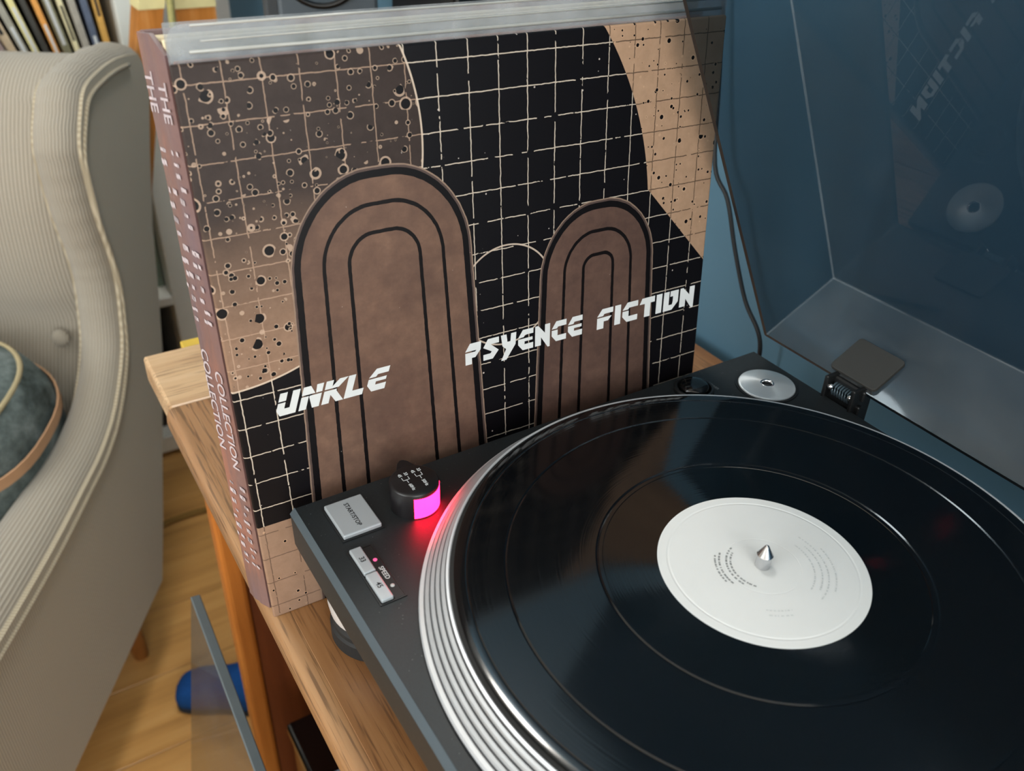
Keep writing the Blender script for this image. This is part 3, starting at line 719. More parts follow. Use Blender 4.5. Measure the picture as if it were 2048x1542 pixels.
fs = thing('record_sleeve', 'large tan and black printed album sleeve lettered UNKLE, leaning behind the player', 'record sleeve', mat4=MA)
cb = B(0, S, 0.0, .0030, 0, S, .0012, 2)
uvl = cb.loops.layers.uv.new('UVMap')
for f in cb.faces:
    for l in f.loops: l[uvl].uv = (l.vert.co.x / S, l.vert.co.z / S)
bm_obj('jacket', cb, MT['art'], fs, smooth=True, sharp=50)
LET = {
 'P': (1, [[(0, .64), (.3, 1), (1, 1), (.96, .62), (.62, .3), (.4, .3), (.4, 0), (0, 0), (0, .57), (.62, .57), (.7, .64)]]),
 'S': (1, [[(0, .62), (.3, 1), (1, 1), (1, .72), (.47, .72), (.98, .36), (.6, 0), (0, 0), (0, .28), (.46, .28), (.54, .36)]]),
 'Y': (1, [[(0, 1), (.36, 1), (.42, .62), (.62, .62), (.66, 1), (1, 1), (.95, .42), (.35, -.25), (.02, -.25), (.34, .28), (.1, .46)]]),
 'E': (1, [[(0, .64), (.3, 1), (1, 1), (1, .74), (.44, .74), (.36, .64)], [(0, .57), (.95, .57), (.95, .42), (.42, .42), (.42, .28), (1, .28), (1, 0), (.3, 0), (0, .3)]]),
 'N': (1, [[(0, 0), (0, 1), (.2, 1), (.66, .58), (.66, 1), (1, 1), (1, -.16), (.86, -.16), (.4, .40), (.4, 0)]]),
 'C': (1, [[(0, .64), (.3, 1), (1, 1), (1, .72), (.42, .72), (.36, .64)], [(0, .57), (.4, .57), (.4, .28), (1, .28), (1, 0), (.3, 0), (0, .3)]]),
 'F': (1, [[(0, .64), (.3, 1), (1, 1), (1, .74), (.44, .74), (.36, .64)], [(0, .57), (.92, .57), (.7, .36), (.42, .36), (.42, 0), (0, 0)]]),
 'I': (.38, [[(0, 0), (0, 1), (1, 1), (1, 0)]]),
 'T': (1, [[(0, .70), (.15, 1), (1.0, 1), (1.0, .70), (.72, .70), (.72, 0), (.34, 0), (.34, .70)]]),
 'O': (1, [[(0, 0), (0, 1), (.36, 1), (.36, .28), (.6, .28), (.64, .42), (.64, .72), (.44, .72), (.44, 1), (1, 1), (1, .38), (.6, 0)]]),
 'U': (1, [[(0, .25), (0, .57), (.36, .57), (.36, .3), (.62, .3), (.62, 1), (.98, 1), (.98, 0), (.22, 0)], [(0, .64), (0, 1), (.36, 1), (.36, .64)]]),
 'K': (1, [[(0, 0), (0, .57), (.62, .57), (.62, .5), (1.1, 0), (.72, 0), (.36, .36), (.36, 0)], [(0, .64), (0, 1), (.36, 1), (.36, .72), (.66, 1), (1.1, 1), (.70, .64)]]),
 'n': (1, [[(0, 0), (0, .57), (.36, .57), (.36, 0)], [(0, .64), (0, 1), (.36, 1), (.66, .64)], [(.66, 0), (.40, .5), (.40, .57), (1, .57), (1, 0)], [(.70, .64), (.66, 1), (1, 1), (1, .64)]]),
 'L': (1, [[(0, 0), (0, 1), (.36, 1), (.36, .28), (.95, .28), (.95, 0)]]),
}
def word(txt, x0, x1, z0, h, slant, gap):
    ws = [LET[c_][0] for c_ in txt]; tot = sum(ws) + gap * (len(txt) - 1)
    s = (x1 - x0) / tot; bm = nbm(); x = 0
    for c_, wd in zip(txt, ws):
        for poly in LET[c_][1]:
            f = [bm.verts.new((x0 + (x + px_ * wd) * s + slant * py_ * h, -.00012, z0 + py_ * h)) for px_, py_ in poly]
            b = [bm.verts.new((v.co.x, .0002, v.co.z)) for v in f]
            bm.faces.new(f)
            for k in range(len(f)): bm.faces.new((f[k], b[k], b[(k + 1) % len(f)], f[(k + 1) % len(f)]))
        x += wd + gap
    return bm
bm_obj('lettering', word('UnKLE', .0198, .0830, .1335, .0132, .36, .13), MT['whiteprint'], fs)['label'] = 'white angular lettering reading UNKLE'
bm_obj('lettering', word('PSYENCE', .1350, .2180, .1335, .0135, .02, .13), MT['whiteprint'], fs)['label'] = 'white angular lettering reading PSYENCE'
bm_obj('lettering', word('FICTION', .2295, .3088, .1335, .0135, .02, .13), MT['whiteprint'], fs)['label'] = 'white angular lettering reading FICTION'

# second sleeve in clear plastic, just behind
ps = thing('record_sleeve', 'album sleeve in a clear plastic outer sleeve, sandwiched behind the UNKLE one', 'record sleeve', mat4=MA)
bm_obj('jacket', B(.003, .300, .0056, .0085, 0, .3155, .0008, 1), MT['cardbrown'], ps)
def pvc(x0, x1, y, z1, r):
    pts = [(x0, 0), (x1, 0)] + [(x1 - r + r * math.cos(a), z1 - r + r * math.sin(a)) for a in [PI / 2 * k / 5 for k in range(6)]] + [(x0 + r - r * math.sin(a), z1 - r + r * math.cos(a)) for a in [PI / 2 * k / 5 for k in range(6)]]
    b = prism(pts, -.00015, .00015)
    bmesh.ops.transform(b, matrix=Matrix.Translation((0, y, 0)) @ Matrix.Rotation(PI / 2, 4, 'X'), verts=b.verts)
    return b
oc = bm_obj('plastic_sleeve', pvc(.0015, .318, .0048, .3305, .007), MT['pvc'], ps)
bm_obj('plastic_sleeve', pvc(.0015, .318, .0095, .3310, .0005), MT['pvc'], ps)
bm_obj('welt', tube([(.012, .0047, .3297), (.10, .0047, .3300), (.20, .0047, .3300), (.316, .0047, .3297)], .0006, 8), MT['pvcedge'], oc, smooth=True)
bm_obj('welt', tube([(.010, .0046, .3190), (.10, .0046, .3186), (.20, .0046, .3186), (.314, .0046, .3184)], .0009, 8), MT['pvcedge'], oc, smooth=True)
bm_obj('welt', tube([(.0155, .0046, .3232), (.10, .0046, .3236), (.20, .0046, .3238), (.314, .0046, .3236)], .0004, 8), MT['pvcedge'], oc, smooth=True)

# boxed set at the back with a wide printed spine
def spine_print():
    t = NT('brown violet printed spine')
    n = t.noise(t.coord('Object', scale=(1, 1, .25)), 26, 4, .6)
    f = t.noise(t.coord('Object'), 300, 3)
    c = t.ramp(n, [(0.25, lin('#6d5e68')), (0.48, lin('#7a5c56')), (0.62, lin('#a26a55')), (0.8, lin('#6f6a7c'))])
    t.P(col=t.mix(t.mth('MULTIPLY', f, .3), c, lin('#4a3f46')), rough=.4)
    return t.m
bs = thing('boxed_set', 'thick boxed record set with brown and violet spine, rearmost of the leaning sleeves', 'boxed set', mat4=MA)
bxm = spine_print()
bm_obj('box_case', joinbm(B(.0008, .306, .0105, .0126, 0, .3170, .0006, 1), B(-.0050, .306, .0278, .0300, 0, .3268, .0006, 1)), bxm, bs)
# rounded spine, fanned open towards the room
sa, sb = Vector((.0004, .0100)), Vector((-.0062, .0300)); sd_ = (sb - sa).normalized(); sn_ = Vector((-sd_.y, sd_.x))   # outward normal
if sn_.x > 0: sn_ = -sn_
sl_ = (sb - sa).length
sv = nbm(); cr = []
for k in range(9):
    t_ = k / 8; q_ = sa + (sb - sa) * t_ + sn_ * (.0012 * math.sin(PI * t_) - (.0006 if abs(k - 4) < 1 else 0)); cr.append(q_)
pts_ = cr + [q_ - sn_ * .0022 for q_ in cr[::-1]]
va = [sv.verts.new((q_.x, q_.y, 0.0)) for q_ in pts_]; vb = [sv.verts.new((q_.x, q_.y, .3262 - .0085 * max(0, 1 - k_ / 3.0) if k_ < 9 else .3262 - .0085 * max(0, 1 - (17 - k_) / 3.0))) for k_, q_ in enumerate(pts_)]
sv.faces.new(va[::-1]); sv.faces.new(vb)
for k in range(len(pts_)): sv.faces.new((va[k], va[(k + 1) % len(pts_)], vb[(k + 1) % len(pts_)], vb[k]))
spn = bm_obj('spine', sv, bxm, bs, smooth=True, sharp=40)
bm_obj('page_block', B(.0012, .304, .0130, .0198, .001, .3235, .0006, 1), MT['cardcream'], bs)
bm_obj('page_block', B(-.0008, .304, .0203, .0275, .001, .3245, .0006, 1), MT['cardcream'], bs)
rs = random.Random(21)
for ci, tc in ((0, .76), (1, .27)):
    q_ = sa + (sb - sa) * tc + sn_ * .00125
    # text x -> -Z, text y -> along the spine towards the back, normal -> outward
    RT = Matrix(((0, -sd_.x, sn_.x, q_.x), (0, -sd_.y, sn_.y, q_.y), (-1, 0, 0, 0), (0, 0, 0, 1)))
    words = [('THE', .297), ('COLLECTION', .130)] if ci else [('THE', .301), ('COLLECTION', .140)]
    for wd_, zz_ in words:
        bm_obj('lettering', text_bm(wd_, .0090, mat4=Matrix.Translation((0, 0, zz_)) @ RT, xs=1.12), MT['spinewhite'], spn)
    # worn, unreadable print along the rest of the spine
    um = nbm()
    for z0_, z1_ in ((.276, .185), (.088, .030)):
        z = z0_
        while z > z1_:
            w_ = rs.uniform(.0025, .0055)
            if rs.random() > .18:
                for e_ in range(2):
                    a_ = rs.uniform(-.003, .002); h_ = rs.uniform(.0012, .0040)
                    c4 = [RT @ Vector((xx, yy_, .00003)) for xx, yy_ in ((0, a_), (w_ * .55, a_), (w_ * .75, a_ + h_), (w_ * .2, a_ + h_))]
                    um.faces.new([um.verts.new(c_ + Vector((0, 0, z))) for c_ in c4])
            z -= w_ + .0022
    bm_obj('worn_print', um, MT['spinewhite'], spn)['kind'] = 'stuff'

# ------------------------------------------------------------------ armchair
cf = Vector((.8485, -.5292, 0)); csd = Vector((.5292, .8485, 0))
MC = Matrix.Identity(4); CO = Vector((-.7009, -.0191, ZF))
# local: X = forward, Y = towards the visible outer side, Z up
for i in range(3): MC[i][0] = cf[i]; MC[i][1] = csd[i]; MC[i][2] = (0, 0, 1)[i]; MC[i][3] = CO[i]
chair = thing('armchair', 'beige corduroy wing armchair beside the cabinet', 'armchair', mat4=MC)
CWID = .64
back_edge = [(0.0, .14), (-.05, .225), (-.095, .312), (-.167, .442), (-.192, .515), (-.222, .618), (-.263, .711), (-.310, .800)]
seam = [(-.285, .836), (-.215, .845), (-.153, .843), (-.112, .835), (-.090, .815), (-.066, .778), (-.063, .736), (-.066, .690), (-.076, .640), (-.078, .600), (-.070, .561), (-.050, .510), (.003, .458), (.061, .432), (.131, .421), (.224, .410), (.348, .404), (.47, .402), (.555, .396), (.60, .37), (.615, .33), (.615, .14)]
def side(sgn, off):
    # outer panel (prism across Y)
    sm = [tuple(v)[:2] for v in catmull([(a, h, 0) for a, h in seam], 3)]
    poly = back_edge + sm
    ob_ = nbm(); y0, y1 = (off - .058, off) if sgn > 0 else (off, off + .058)
    A = [ob_.verts.new((a, y0, h)) for a, h in poly]; D = [ob_.verts.new((a, y1, h)) for a, h in poly]
    ob_.faces.new(A); ob_.faces.new(D[::-1])
    for k in range(len(poly)): ob_.faces.new((A[k], D[k], D[(k + 1) % len(poly)], A[(k + 1) % len(poly)]))
    p_ = bm_obj('side_panel', ob_, MT['cordside'], chair, smooth=True, sharp=50)
    # padded roll swept along the seam
    path = catmull([(a, h, 0) for a, h in [(-.305, .815)] + seam], 5)
    rb_ = nbm(); uvl = rb_.loops.layers.uv.new('UVMap'); rings = []; K = 20
    n = len(path); acc = 0; us = []
    for i, p in enumerate(path):
        d = path[min(i + 1, n - 1)] - path[max(i - 1, 0)]; d.normalize()
        nv = Vector((-d.y, d.x))           # outward of outline (left of travel is outside: up/front)
        wid = .029 + .014 * min(1, max(0, (p.x + .02) / .25)); ht = .023
        cy = off - sgn * (wid + .001)
        pl_ = .0012 * math.sin(i * 2.1) if p.y > .55 else 0
        ring = []
        for k in range(K):
            a = 2 * PI * k / K
            yy = cy + math.cos(a) * wid; oo = math.sin(a) * (ht + pl_) - .010
            ring.append(rb_.verts.new((p.x + nv.x * oo, yy, p.y + nv.y * oo)))
        rings.append(ring)
        if i: acc += (path[i] - path[i - 1]).length
        us.append(acc)
    for i in range(n - 1):
        for k in range(K):
            f = rb_.faces.new((rings[i][k], rings[i][(k + 1) % K], rings[i + 1][(k + 1) % K], rings[i + 1][k]))
            uv = [(k / K, us[i]), ((k + 1) / K, us[i]), ((k + 1) / K, us[i + 1]), (k / K, us[i + 1])]
            for l, q in zip(f.loops, uv): l[uvl].uv = (q[0] * 1.6, q[1])
    rb_.faces.new(rings[0][::-1]); rb_.faces.new(rings[-1])
    bm_obj('arm_and_wing_roll', rb_, MT['cordroll'], chair, smooth=True, sharp=60)
    # piping along the seam on the outer face
    pp = [(p.x - .002, off + sgn * .0015, p.y - .012) for p in path[8:]]
    bm_obj('piping', tube(pp, .0024, 8), MT['cordside'], chair, smooth=True)
side(1, 0.0); side(-1, -CWID)
# backrest: profile in (a,h) swept across, puffed
bp = [(-.015, .27), (-.035, .36), (-.060, .43), (-.090, .485), (-.108, .520), (-.096, .565), (-.092, .62), (-.102, .70), (-.130, .77), (-.165, .818), (-.205, .842), (-.250, .842), (-.290, .815), (-.270, .72), (-.225, .62), (-.195, .515), (-.165, .44), (-.09, .31), (-.03, .20), (-.005, .2)]
bpc = [tuple(v)[:2] for v in catmull([(a, h, 0) for a, h in bp], 4)]
bk = nbm(); rows = []; NY = 26
yA, yB = -.052, -CWID + .052
for i in range(NY + 1):
    t_ = i / NY; y = yA + (yB - yA) * t_
    e = max(0, 1 - ((2 * t_ - 1) ** 8))
    row = []
    for a, h in bpc:
        puff = -.022 * (1 - e) if a > -.17 and h < .80 else 0
        row.append(bk.verts.new((a + puff, y, h)))
    rows.append(row)
for r0, r1 in zip(rows, rows[1:]):
    for k in range(len(bpc)):
        bk.faces.new((r0[k], r0[(k + 1) % len(bpc)], r1[(k + 1) % len(bpc)], r1[k]))
bk.faces.new(rows[0]); bk.faces.new(rows[-1][::-1])
bkr = bm_obj('backrest', bk, MT['cordv'], chair, smooth=True, sharp=70)
for yb in (-.1, -.32, -.54):
    bt = lathe([(0, .007), (.006, .0066), (.0105, .0045), (.0125, .001), (.0118, -.003), (.008, -.006), (0, -.007)], 0, 0, 24)
    o = bm_obj('button', bt, MT['cordbtn'], bkr, smooth=True)
    o.matrix_basis = Matrix.Translation((-.088, yb, .505)) @ Matrix.Rotation(math.radians(72), 4, 'Y')
bm_obj('seat', B(-.03, .60, -CWID + .06, -.06, .15, .300, .035, 5), MT['cordv'], chair, smooth=True)
bm_obj('base_frame', B(.005, .605, -CWID + .01, -.01, .135, .16, .004, 1), MT['cordside'], chair)
for la, lb_ in ((.045, -.05), (.565, -.05), (.045, -CWID + .05), (.565, -CWID + .05)):
    lg = tube([(la - (.02 if la < .3 else -.015), lb_, .0), (la, lb_, .14)], [.011, .019], 14)
    bm_obj('leg', lg, MT['chairleg'], chair, smooth=True, sharp=50)

# cushion on the seat
MQ = MC @ Matrix.Translation((.075, -.205, .300))
cu = thing('round_cushion', 'washed grey cloth cushion with tan strap on the armchair seat', 'cushion', mat4=MQ)
def superell(ax, ay, az, e1, e2, nu=40, nv=24, lump=0.0):
    bm = nbm(); rr = random.Random(5)
    sg = lambda v, e: math.copysign(abs(v) ** e, v)
    rows = []
    for i in range(nv + 1):
        ph = -PI / 2 + PI * i / nv; row = []
        for j in range(nu):
            th = 2 * PI * j / nu
            l = 1 + lump * math.sin(5 * th + 3 * ph) * math.cos(ph * 2 + 1.3 * th)
            row.append(bm.verts.new((ax * sg(math.cos(ph), e1) * sg(math.cos(th), e2) * l, ay * sg(math.cos(ph), e1) * sg(math.sin(th), e2) * l, az * sg(math.sin(ph), e1) * l)))
        rows.append(row)
    for a, b in zip(rows, rows[1:]):
        for j in range(nu): bm.faces.new((a[j], a[(j + 1) % nu], b[(j + 1) % nu], b[j]))
    bmesh.ops.remove_doubles(bm, verts=bm.verts, dist=1e-6)
    return bm
TQ = Matrix.Translation((0, 0, .122)) @ Matrix.Rotation(math.radians(8), 4, 'Y')
q = superell(.135, .145, .120, .45, .8, lump=.02)
bmesh.ops.transform(q, matrix=TQ, verts=q.verts)
cbody = bm_obj('cover', q, MT['cushion'], cu, smooth=True)
def ellring(ax, ay, z, r, n=64, sq=.8):
    sg = lambda v, e: math.copysign(abs(v) ** e, v)
    pts = [(ax * sg(math.cos(2 * PI * k / n), sq), ay * sg(math.sin(2 * PI * k / n), sq), z) for k in range(n + 1)]
    b = tube(pts, r, 8, cap=False); bmesh.ops.remove_doubles(b, verts=b.verts, dist=1e-5); return b
q = ellring(.114, .123, .104, .0035); bmesh.ops.transform(q, matrix=TQ, verts=q.verts)
bm_obj('piping', q, MT['piping'], cu, smooth=True)
st = nbm()
for k in range(40):
    pass
sg = lambda v, e: math.copysign(abs(v) ** e, v)
ringsS = []
for k in range(49):
    th = 2 * PI * k / 48
    ringsS.append([st.verts.new((.1375 * sg(math.cos(th), .8) * f_, .1475 * sg(math.sin(th), .8) * f_, z)) for f_, z in ((.985, .052), (1.0, .052), (.99, .067), (.975, .067))])
for a, b in zip(ringsS, ringsS[1:]):
    for k in range(4): st.faces.new((a[k], a[(k + 1) % 4], b[(k + 1) % 4], b[k]))
bmesh.ops.remove_doubles(st, verts=st.verts, dist=1e-6)
bmesh.ops.transform(st, matrix=TQ @ Matrix.Rotation(math.radians(-6), 4, 'X'), verts=st.verts)
bm_obj('strap', st, MT['strap'], cu, smooth=True, sharp=40)

# ------------------------------------------------------------------ bookcase and records
SXF = -1.20
bc = thing('bookcase', 'white bookcase filled with records behind the armchair', 'bookcase', (-1.4, 0, ZF))
YR, YL = .195, -.200
ups = [(YR - .038, YR), (YL, YL + .038)]
for a, b in ups: bm_obj('upright', B(XL + .003, SXF, a, b, ZF + .001, 1.05, .0015, 1), MT['white_lacquer'], bc, world=True)
shelves = [(-.790, -.755), (-.4697, -.4527), (-.1713, -.1540), (.19, .207), (.53, .547), (1.05, 1.088)]
for a, b in shelves:
    for (ya, yb) in ((ups[1][1], ups[0][0]),):
        bm_obj('shelf', B(XL + .003, SXF, ya + .0004, yb - .0004, a, b, .001, 1), MT['white_lacquer'], bc, world=True)
bm_obj('back_panel', B(XL + .0005, XL + .0028, YL + .01, YR - .01, ZF + .01, 1.06), MT['white_lacquer'], bc, world=True)
cols = [('#b48a45', 'mustard tan'), ('#4c5566', 'slate blue'), ('#8f8a80', 'warm grey'), ('#cbbd98', 'cream'), ('#77755e', 'olive grey'), ('#c98a45', 'orange'), ('#34332f', 'charcoal'), ('#cfbd86', 'pale yellow'), ('#8b887c', 'stone grey'), ('#b9a68a', 'sand'), ('#8c7a76', 'mauve brown'), ('#93a09c', 'pale teal'), ('#7c5e48', 'brown'), ('#4a4b47', 'dark grey'), ('#a49b88', 'beige'), ('#5b6a6a', 'sea grey'), ('#c4b89c', 'ivory'), ('#6b4f3d', 'chestnut'), ('#3e4a58', 'navy grey'), ('#b5a27a', 'straw'), ('#8a8f93', 'silver grey'), ('#54483f', 'umber')]
ordn = ['first', 'second', 'third', 'fourth', 'fifth', 'sixth', 'seventh', 'eighth', 'ninth', 'tenth', 'eleventh', 'twelfth', 'thirteenth', 'fourteenth', 'fifteenth', 'sixteenth', 'seventeenth', 'eighteenth', 'nineteenth', 'twentieth', 'twenty-first', 'twenty-second']
rn = random.Random(11)
yb = ups[0][0] - .004; lean = 4.0
for k, (c_, nm) in enumerate(cols[:18]):
    th = rn.uniform(.0075, .0125); H_ = .300 if k else .302
    la = math.radians(lean)
    ycur = yb - th * math.cos(la)
    mm = Matrix.Translation((SXF - .012 - rn.uniform(0, .012), ycur, -.1538 + .0002)) @ Matrix.Rotation(la, 4, 'X')
    s_ = thing('record_sleeve', '%s record spine on the upper bookcase shelf, %s from the right-hand upright' % (nm, ordn[k]), 'record sleeve', mat4=mm, group='records on the upper bookcase shelf')
    hgt = H_ - .001
    bmj = B(-.31, 0, 0, th, 0, hgt, .0012, 1)
    bm_obj('jacket', bmj, plain('spine ' + nm, c_, .5, noise=.12, nscale=90, gain=1.45), s_)
    tb_ = rn.uniform(.06, .2)
    bm_obj('spine_print', B(.00005, .0003, th * .3, th * .7, tb_, tb_ + rn.uniform(.05, .1)), MT['whiteprint'] if k % 3 else MT['darkprint'], s_)
    yb = ycur - .0012 - .0006
    lean = min(17.0, lean + 1.4)
# middle shelf: few items near the right upright
yy = ups[0][0] - .002
for k, (c_, nm, hh, th) in enumerate([('#7f8f80', 'sage green', .262, .016), ('#b7a39a', 'pinkish beige', .255, .010), ('#7d7036', 'moss yellow', .268, .024), ('#6e8a78', 'dull green', .250, .012), ('#c2bba6', 'off-white', .26, .02), ('#6a5142', 'brown leather', .258, .022), ('#44505c', 'steel blue', .262, .018)]):
    s_ = thing('book', '%s book on the middle bookcase shelf, %s from the right-hand upright' % (nm, ordn[k]), 'book', (SXF - .05, yy - th, -.4525), group='books on the middle bookcase shelf')
    bm_obj('cover', B(-.22, 0, 0, th, 0, hh, .002, 2), plain('book ' + nm, c_, .6, noise=.15, nscale=60), s_)
    bm_obj('pages', B(-.218, -.004, .0018, th - .0018, hh - .001, hh + .0005), MT['cardcream'], s_)
    yy -= th + .001
yy = ups[0][0] - .028
for k, (c_, nm, hh, th) in enumerate([('#0e0c0c', 'black', .262, .022), ('#2a201a', 'very dark brown', .25, .014), ('#6a4a36', 'reddish brown', .255, .026), ('#3b2c22', 'dark chocolate', .245, .02), ('#1a1918', 'soot black', .26, .03)]):
    s_ = thing('book', '%s book on the lower bookcase shelf, %s from the right-hand upright' % (nm, ordn[k]), 'book', (SXF - .04, yy - th, -.7548), group='books on the lower bookcase shelf')
    bm_obj('cover', B(-.22, 0, 0, th, 0, hh, .002, 2), plain('lowbook ' + nm, c_, .6, noise=.15, nscale=60), s_)
    bm_obj('pages', B(-.218, -.004, .0018, th - .0018, hh - .001, hh + .0005), MT['cardcream'], s_)
    yy -= th + .001
# yellow folder lying at the bottom of the lower bay, just in front of the books
yf_ = thing('folder', 'thin yellow folder standing against the end of the oak cabinet', 'folder', (-.385, .15, -.80))
bm_obj('cover', B(-.392, -.376, .022, .30, -.7998, -.100, .001, 1), plain('yellow card', '#d8b544', .55), yf_, world=True)
bm_obj('sheet', B(-.3758, -.3735, .024, .298, -.7998, -.103), MT['cardcream'], yf_, world=True)

# wooden posts with cream caps (left of the blue wall)
MPo = Matrix.Translation((-1.0, .212, ZF)) 
def post(lab, y0b, y0t, wb, wt, xx, z1, zcap):
    t_ = thing('wooden_post', lab, 'post', (xx, (y0b + wb / 2), ZF), group=None)
    b = nbm()
    A = [b.verts.new(p) for p in ((xx - .05, y0b, ZF + .0005), (xx, y0b, ZF + .0005), (xx, y0b + wb, ZF + .0005), (xx - .05, y0b + wb, ZF + .0005))]
    f = (zcap - ZF) / (z1 - ZF); ya = y0b + (y0t - y0b) * f; wa = wb + (wt - wb) * f
    D = [b.verts.new(p) for p in ((xx - .05, ya, zcap), (xx, ya, zcap), (xx, ya + wa, zcap), (xx - .05, ya + wa, zcap))]
    b.faces.new(A[::-1]); b.faces.new(D)
    for k in range(4): b.faces.new((A[k], A[(k + 1) % 4], D[(k + 1) % 4], D[k]))
    bm_obj('shaft', b, MT['postwood'], t_, world=True)
    b = nbm(); z2 = zcap + .0004
    A = [b.verts.new(p) for p in ((xx - .051, ya - .001, z2), (xx + .001, ya - .001, z2), (xx + .001, ya + wa + .001, z2), (xx - .051, ya + wa + .001, z2))]
    D = [b.verts.new(p) for p in ((xx - .051, y0t - .001, z1), (xx + .001, y0t - .001, z1), (xx + .001, y0t + wt + .001, z1), (xx - .051, y0t + wt + .001, z1))]
    b.faces.new(A[::-1]); b.faces.new(D)
    for k in range(4): b.faces.new((A[k], A[(k + 1) % 4], D[(k + 1) % 4], D[k]))
    bm_obj('cap', b, MT['cream'], t_, world=True)
post('leaning honey-wood post with pale cap beside the white bookcase', -.066, .1655, .033, .033, -.985, .14, .082)
post('upright honey-wood post with cream cap nearer the blue wall', .186, .2015, .058, .054, -.985, .14, .080)
hang = thing('hanging_cord', 'yellowish cord hanging between the two wooden posts', 'cord', (-.99, .193, ZF))
bm_obj('strand', tube(catmull([(-.975, .194, .135), (-.975, .1925, .10), (-.975, .190, .05), (-.975, .188, -.1), (-.975, .186, ZF + .006)], 5), .005, 10), plain('yellow cord', '#a8a268', .8, noise=.2, nscale=200), hang, smooth=True, world=True)

# floor-standing loudspeaker between the cabinet and the blue wall
MS = Matrix.Translation((-.585, .199, ZF)) @ Matrix.Rotation(math.radians(-17), 4, 'Z')
spk = thing('loudspeaker', 'slim slate grey floor-standing loudspeaker behind the album sleeves', 'loudspeaker', mat4=MS)
bm_obj('cabinet_body', B(-.160, -.012, 0, .118, .0005, 1.15, .004, 2), MT['spkdark'], spk)
bf = bm_obj('baffle', B(-.0118, 0, .014, .117, .004, 1.147, .004, 2), MT['spk'], spk)
MW = Matrix.Translation((.0002, .060, .990)) @ Matrix.Rotation(PI / 2, 4, 'Y')
for nm_, prf, mt_ in (('surround', [(.045, 0), (.0435, .004), (.0405, .0045), (.0385, .0015)], 'black'), ('cone', [(.0384, .0015), (.015, -.0004), (.012, .001), (.006, .004), (0, .005)], 'spkcone')):
    w_ = lathe(prf, 0, 0, 48); bmesh.ops.transform(w_, matrix=MW, verts=w_.verts)
    bm_obj(nm_, w_, MT[mt_], bf, smooth=True)
bb = thing('hifi_case', 'tall plain black hi-fi case standing against the wall beside the grey loudspeaker', 'hi-fi case', (-.47, .37, ZF))
bm_obj('case', B(-.535, -.400, .318, .428, ZF + .0005, .36, .004, 2), MT['black'], bb, world=True)
bm_obj('front_panel', B(-.3998, -.395, .320, .426, ZF + .004, .357, .002, 1), MT['black'], bb, world=True)

# cable behind the player
cbt = thing('cable', 'black cable hanging down the blue wall behind the raised lid', 'cable', (-.053, .43, TT))
pts = [(-.21, .437, .62), (-.195, .437, .40), (-.178, .435, .25), (-.158, .43, .15), (-.1377, .42, .0853), (-.1175, .42, .062), (-.0999, .42, .0245), (-.0792, .42, -.0126), (-.0599, .42, -.0319), (-.0531, .42, -.0477), (-.052, .418, -.070), (-.045, .40, TT + .0022), (.02, .385, TT + .0022)]
bm_obj('lead', tube(catmull(pts, 6), .0019, 8), MT['cable'], cbt, smooth=True, world=True)

# leaning glass panel in front of the cabinet
gp0 = Vector((-.29, -.027, -.318)); gdown = Vector((-.050, -.034, -.29)).normalized(); gx = Vector((1, 0.004, 0))
gx = (gx - gdown * gx.dot(gdown)).normalized()
gl_len = (ZF - gp0.z) / gdown.z
MG = Matrix.Identity(4); gn = gx.cross(-gdown)
gbase = gp0 + gdown * gl_len
for i in range(3): MG[i][0] = gx[i]; MG[i][1] = -gdown[i]; MG[i][2] = gn[i]; MG[i][3] = gbase[i]
gp = thing('glass_panel', 'smoked glass panel leaning against the front of the cabinet', 'glass panel', mat4=MG)
bm_obj('pane', B(0, .42, .0015, gl_len, -.004, .004, .0012, 2), MT['smokeglass'], gp)
bm_obj('edge_trim', B(.001, .419, gl_len + .0001, gl_len + .003, -.0045, .0045, .0008, 1), plain('grey edge trim', '#5c666a', .5), gp)

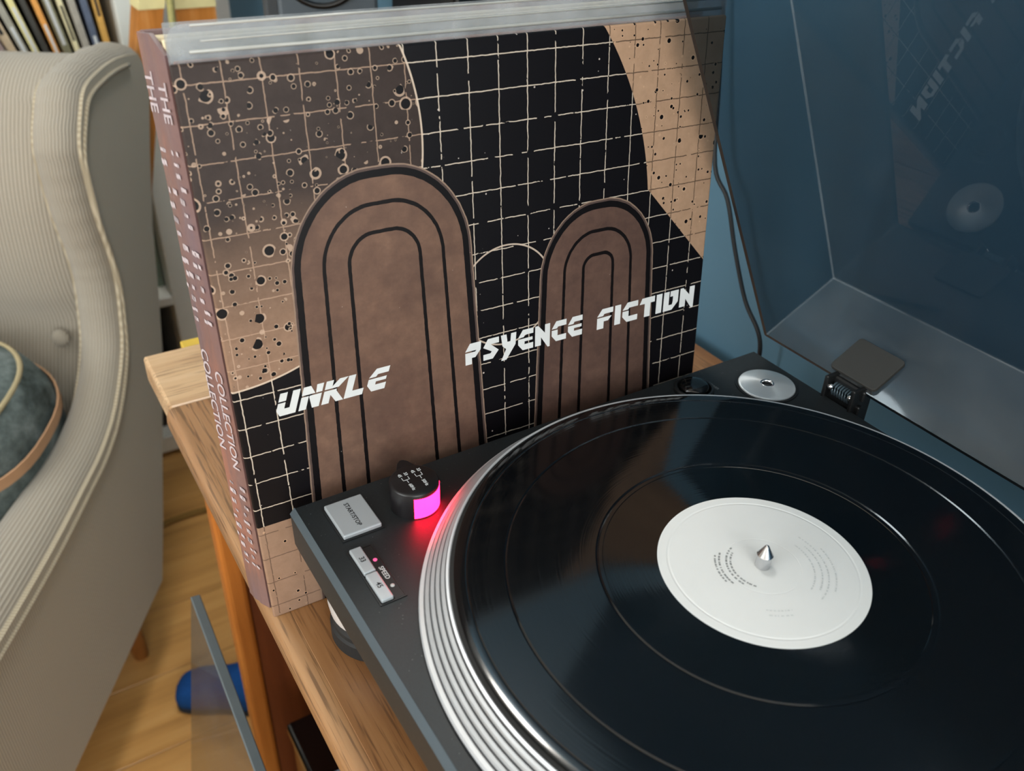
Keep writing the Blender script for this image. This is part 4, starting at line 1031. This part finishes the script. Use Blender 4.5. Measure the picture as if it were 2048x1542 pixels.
# slipper
ms = Matrix.Translation((-.560, .02, ZF)) @ Matrix.Rotation(math.radians(62), 4, 'Z')
sl = thing('slipper', 'blue felt slipper lying on the wooden floor', 'slipper', mat4=ms)
def slip_outline(s=1.0):
    pts = [(-.075, 0), (-.068, .024), (-.04, .033), (0, .034), (.04, .040), (.068, .034), (.083, .012), (.083, -.008), (.068, -.030), (.04, -.036), (0, -.030), (-.04, -.029), (-.068, -.022)]
    return [(x * s, y * s) for x, y in pts]
cl = [tuple(v)[:2] for v in catmull([(x, y, 0) for x, y in slip_outline() + [slip_outline()[0]]], 4)][:-1]
bm_obj('sole', prism(cl, .0005, .010, None, .002), MT['slippersole'], sl)
up = nbm(); rows = []
prf = [(1.0, .0102), (1.01, .020), (.97, .030), (.82, .040), (.55, .046), (.2, .048)]
for f_, z in prf: rows.append([up.verts.new((x * f_, y * f_, z * (1 + .25 * max(0, x) / .08))) for x, y in cl])
for a, b in zip(rows, rows[1:]):
    for k in range(len(cl)): up.faces.new((a[k], a[(k + 1) % len(cl)], b[(k + 1) % len(cl)], b[k]))
up.faces.new(rows[-1]); up.faces.new(rows[0][::-1])
bm_obj('upper', up, MT['bluefelt'], sl, smooth=True)

# rope on the floor
rp = thing('rope', 'braided straw rope lying across the floor by the armchair', 'rope', (-.95, .1, ZF))
base = catmull([(-.80, -.20, ZF + .006), (-.88, -.12, ZF + .006), (-.955, -.04, ZF + .006), (-.985, .02, ZF + .006), (-.992, .06, ZF + .006), (-.990, .11, ZF + .006), (-.965, .17, ZF + .006), (-.92, .22, ZF + .006), (-.84, .28, ZF + .006)], 30)
for ph in (0, PI):
    pts = []
    for i, p in enumerate(base):
        d = (base[min(i + 1, len(base) - 1)] - base[max(i - 1, 0)]).normalized(); sdv = Vector((-d.y, d.x, 0)); a = i * .9 + ph
        pts.append(p + sdv * math.cos(a) * .0026 + Vector((0, 0, 1)) * math.sin(a) * .0026)
    bm_obj('strand', tube(pts, .0030, 6), MT['rope'], rp, smooth=True, world=True)
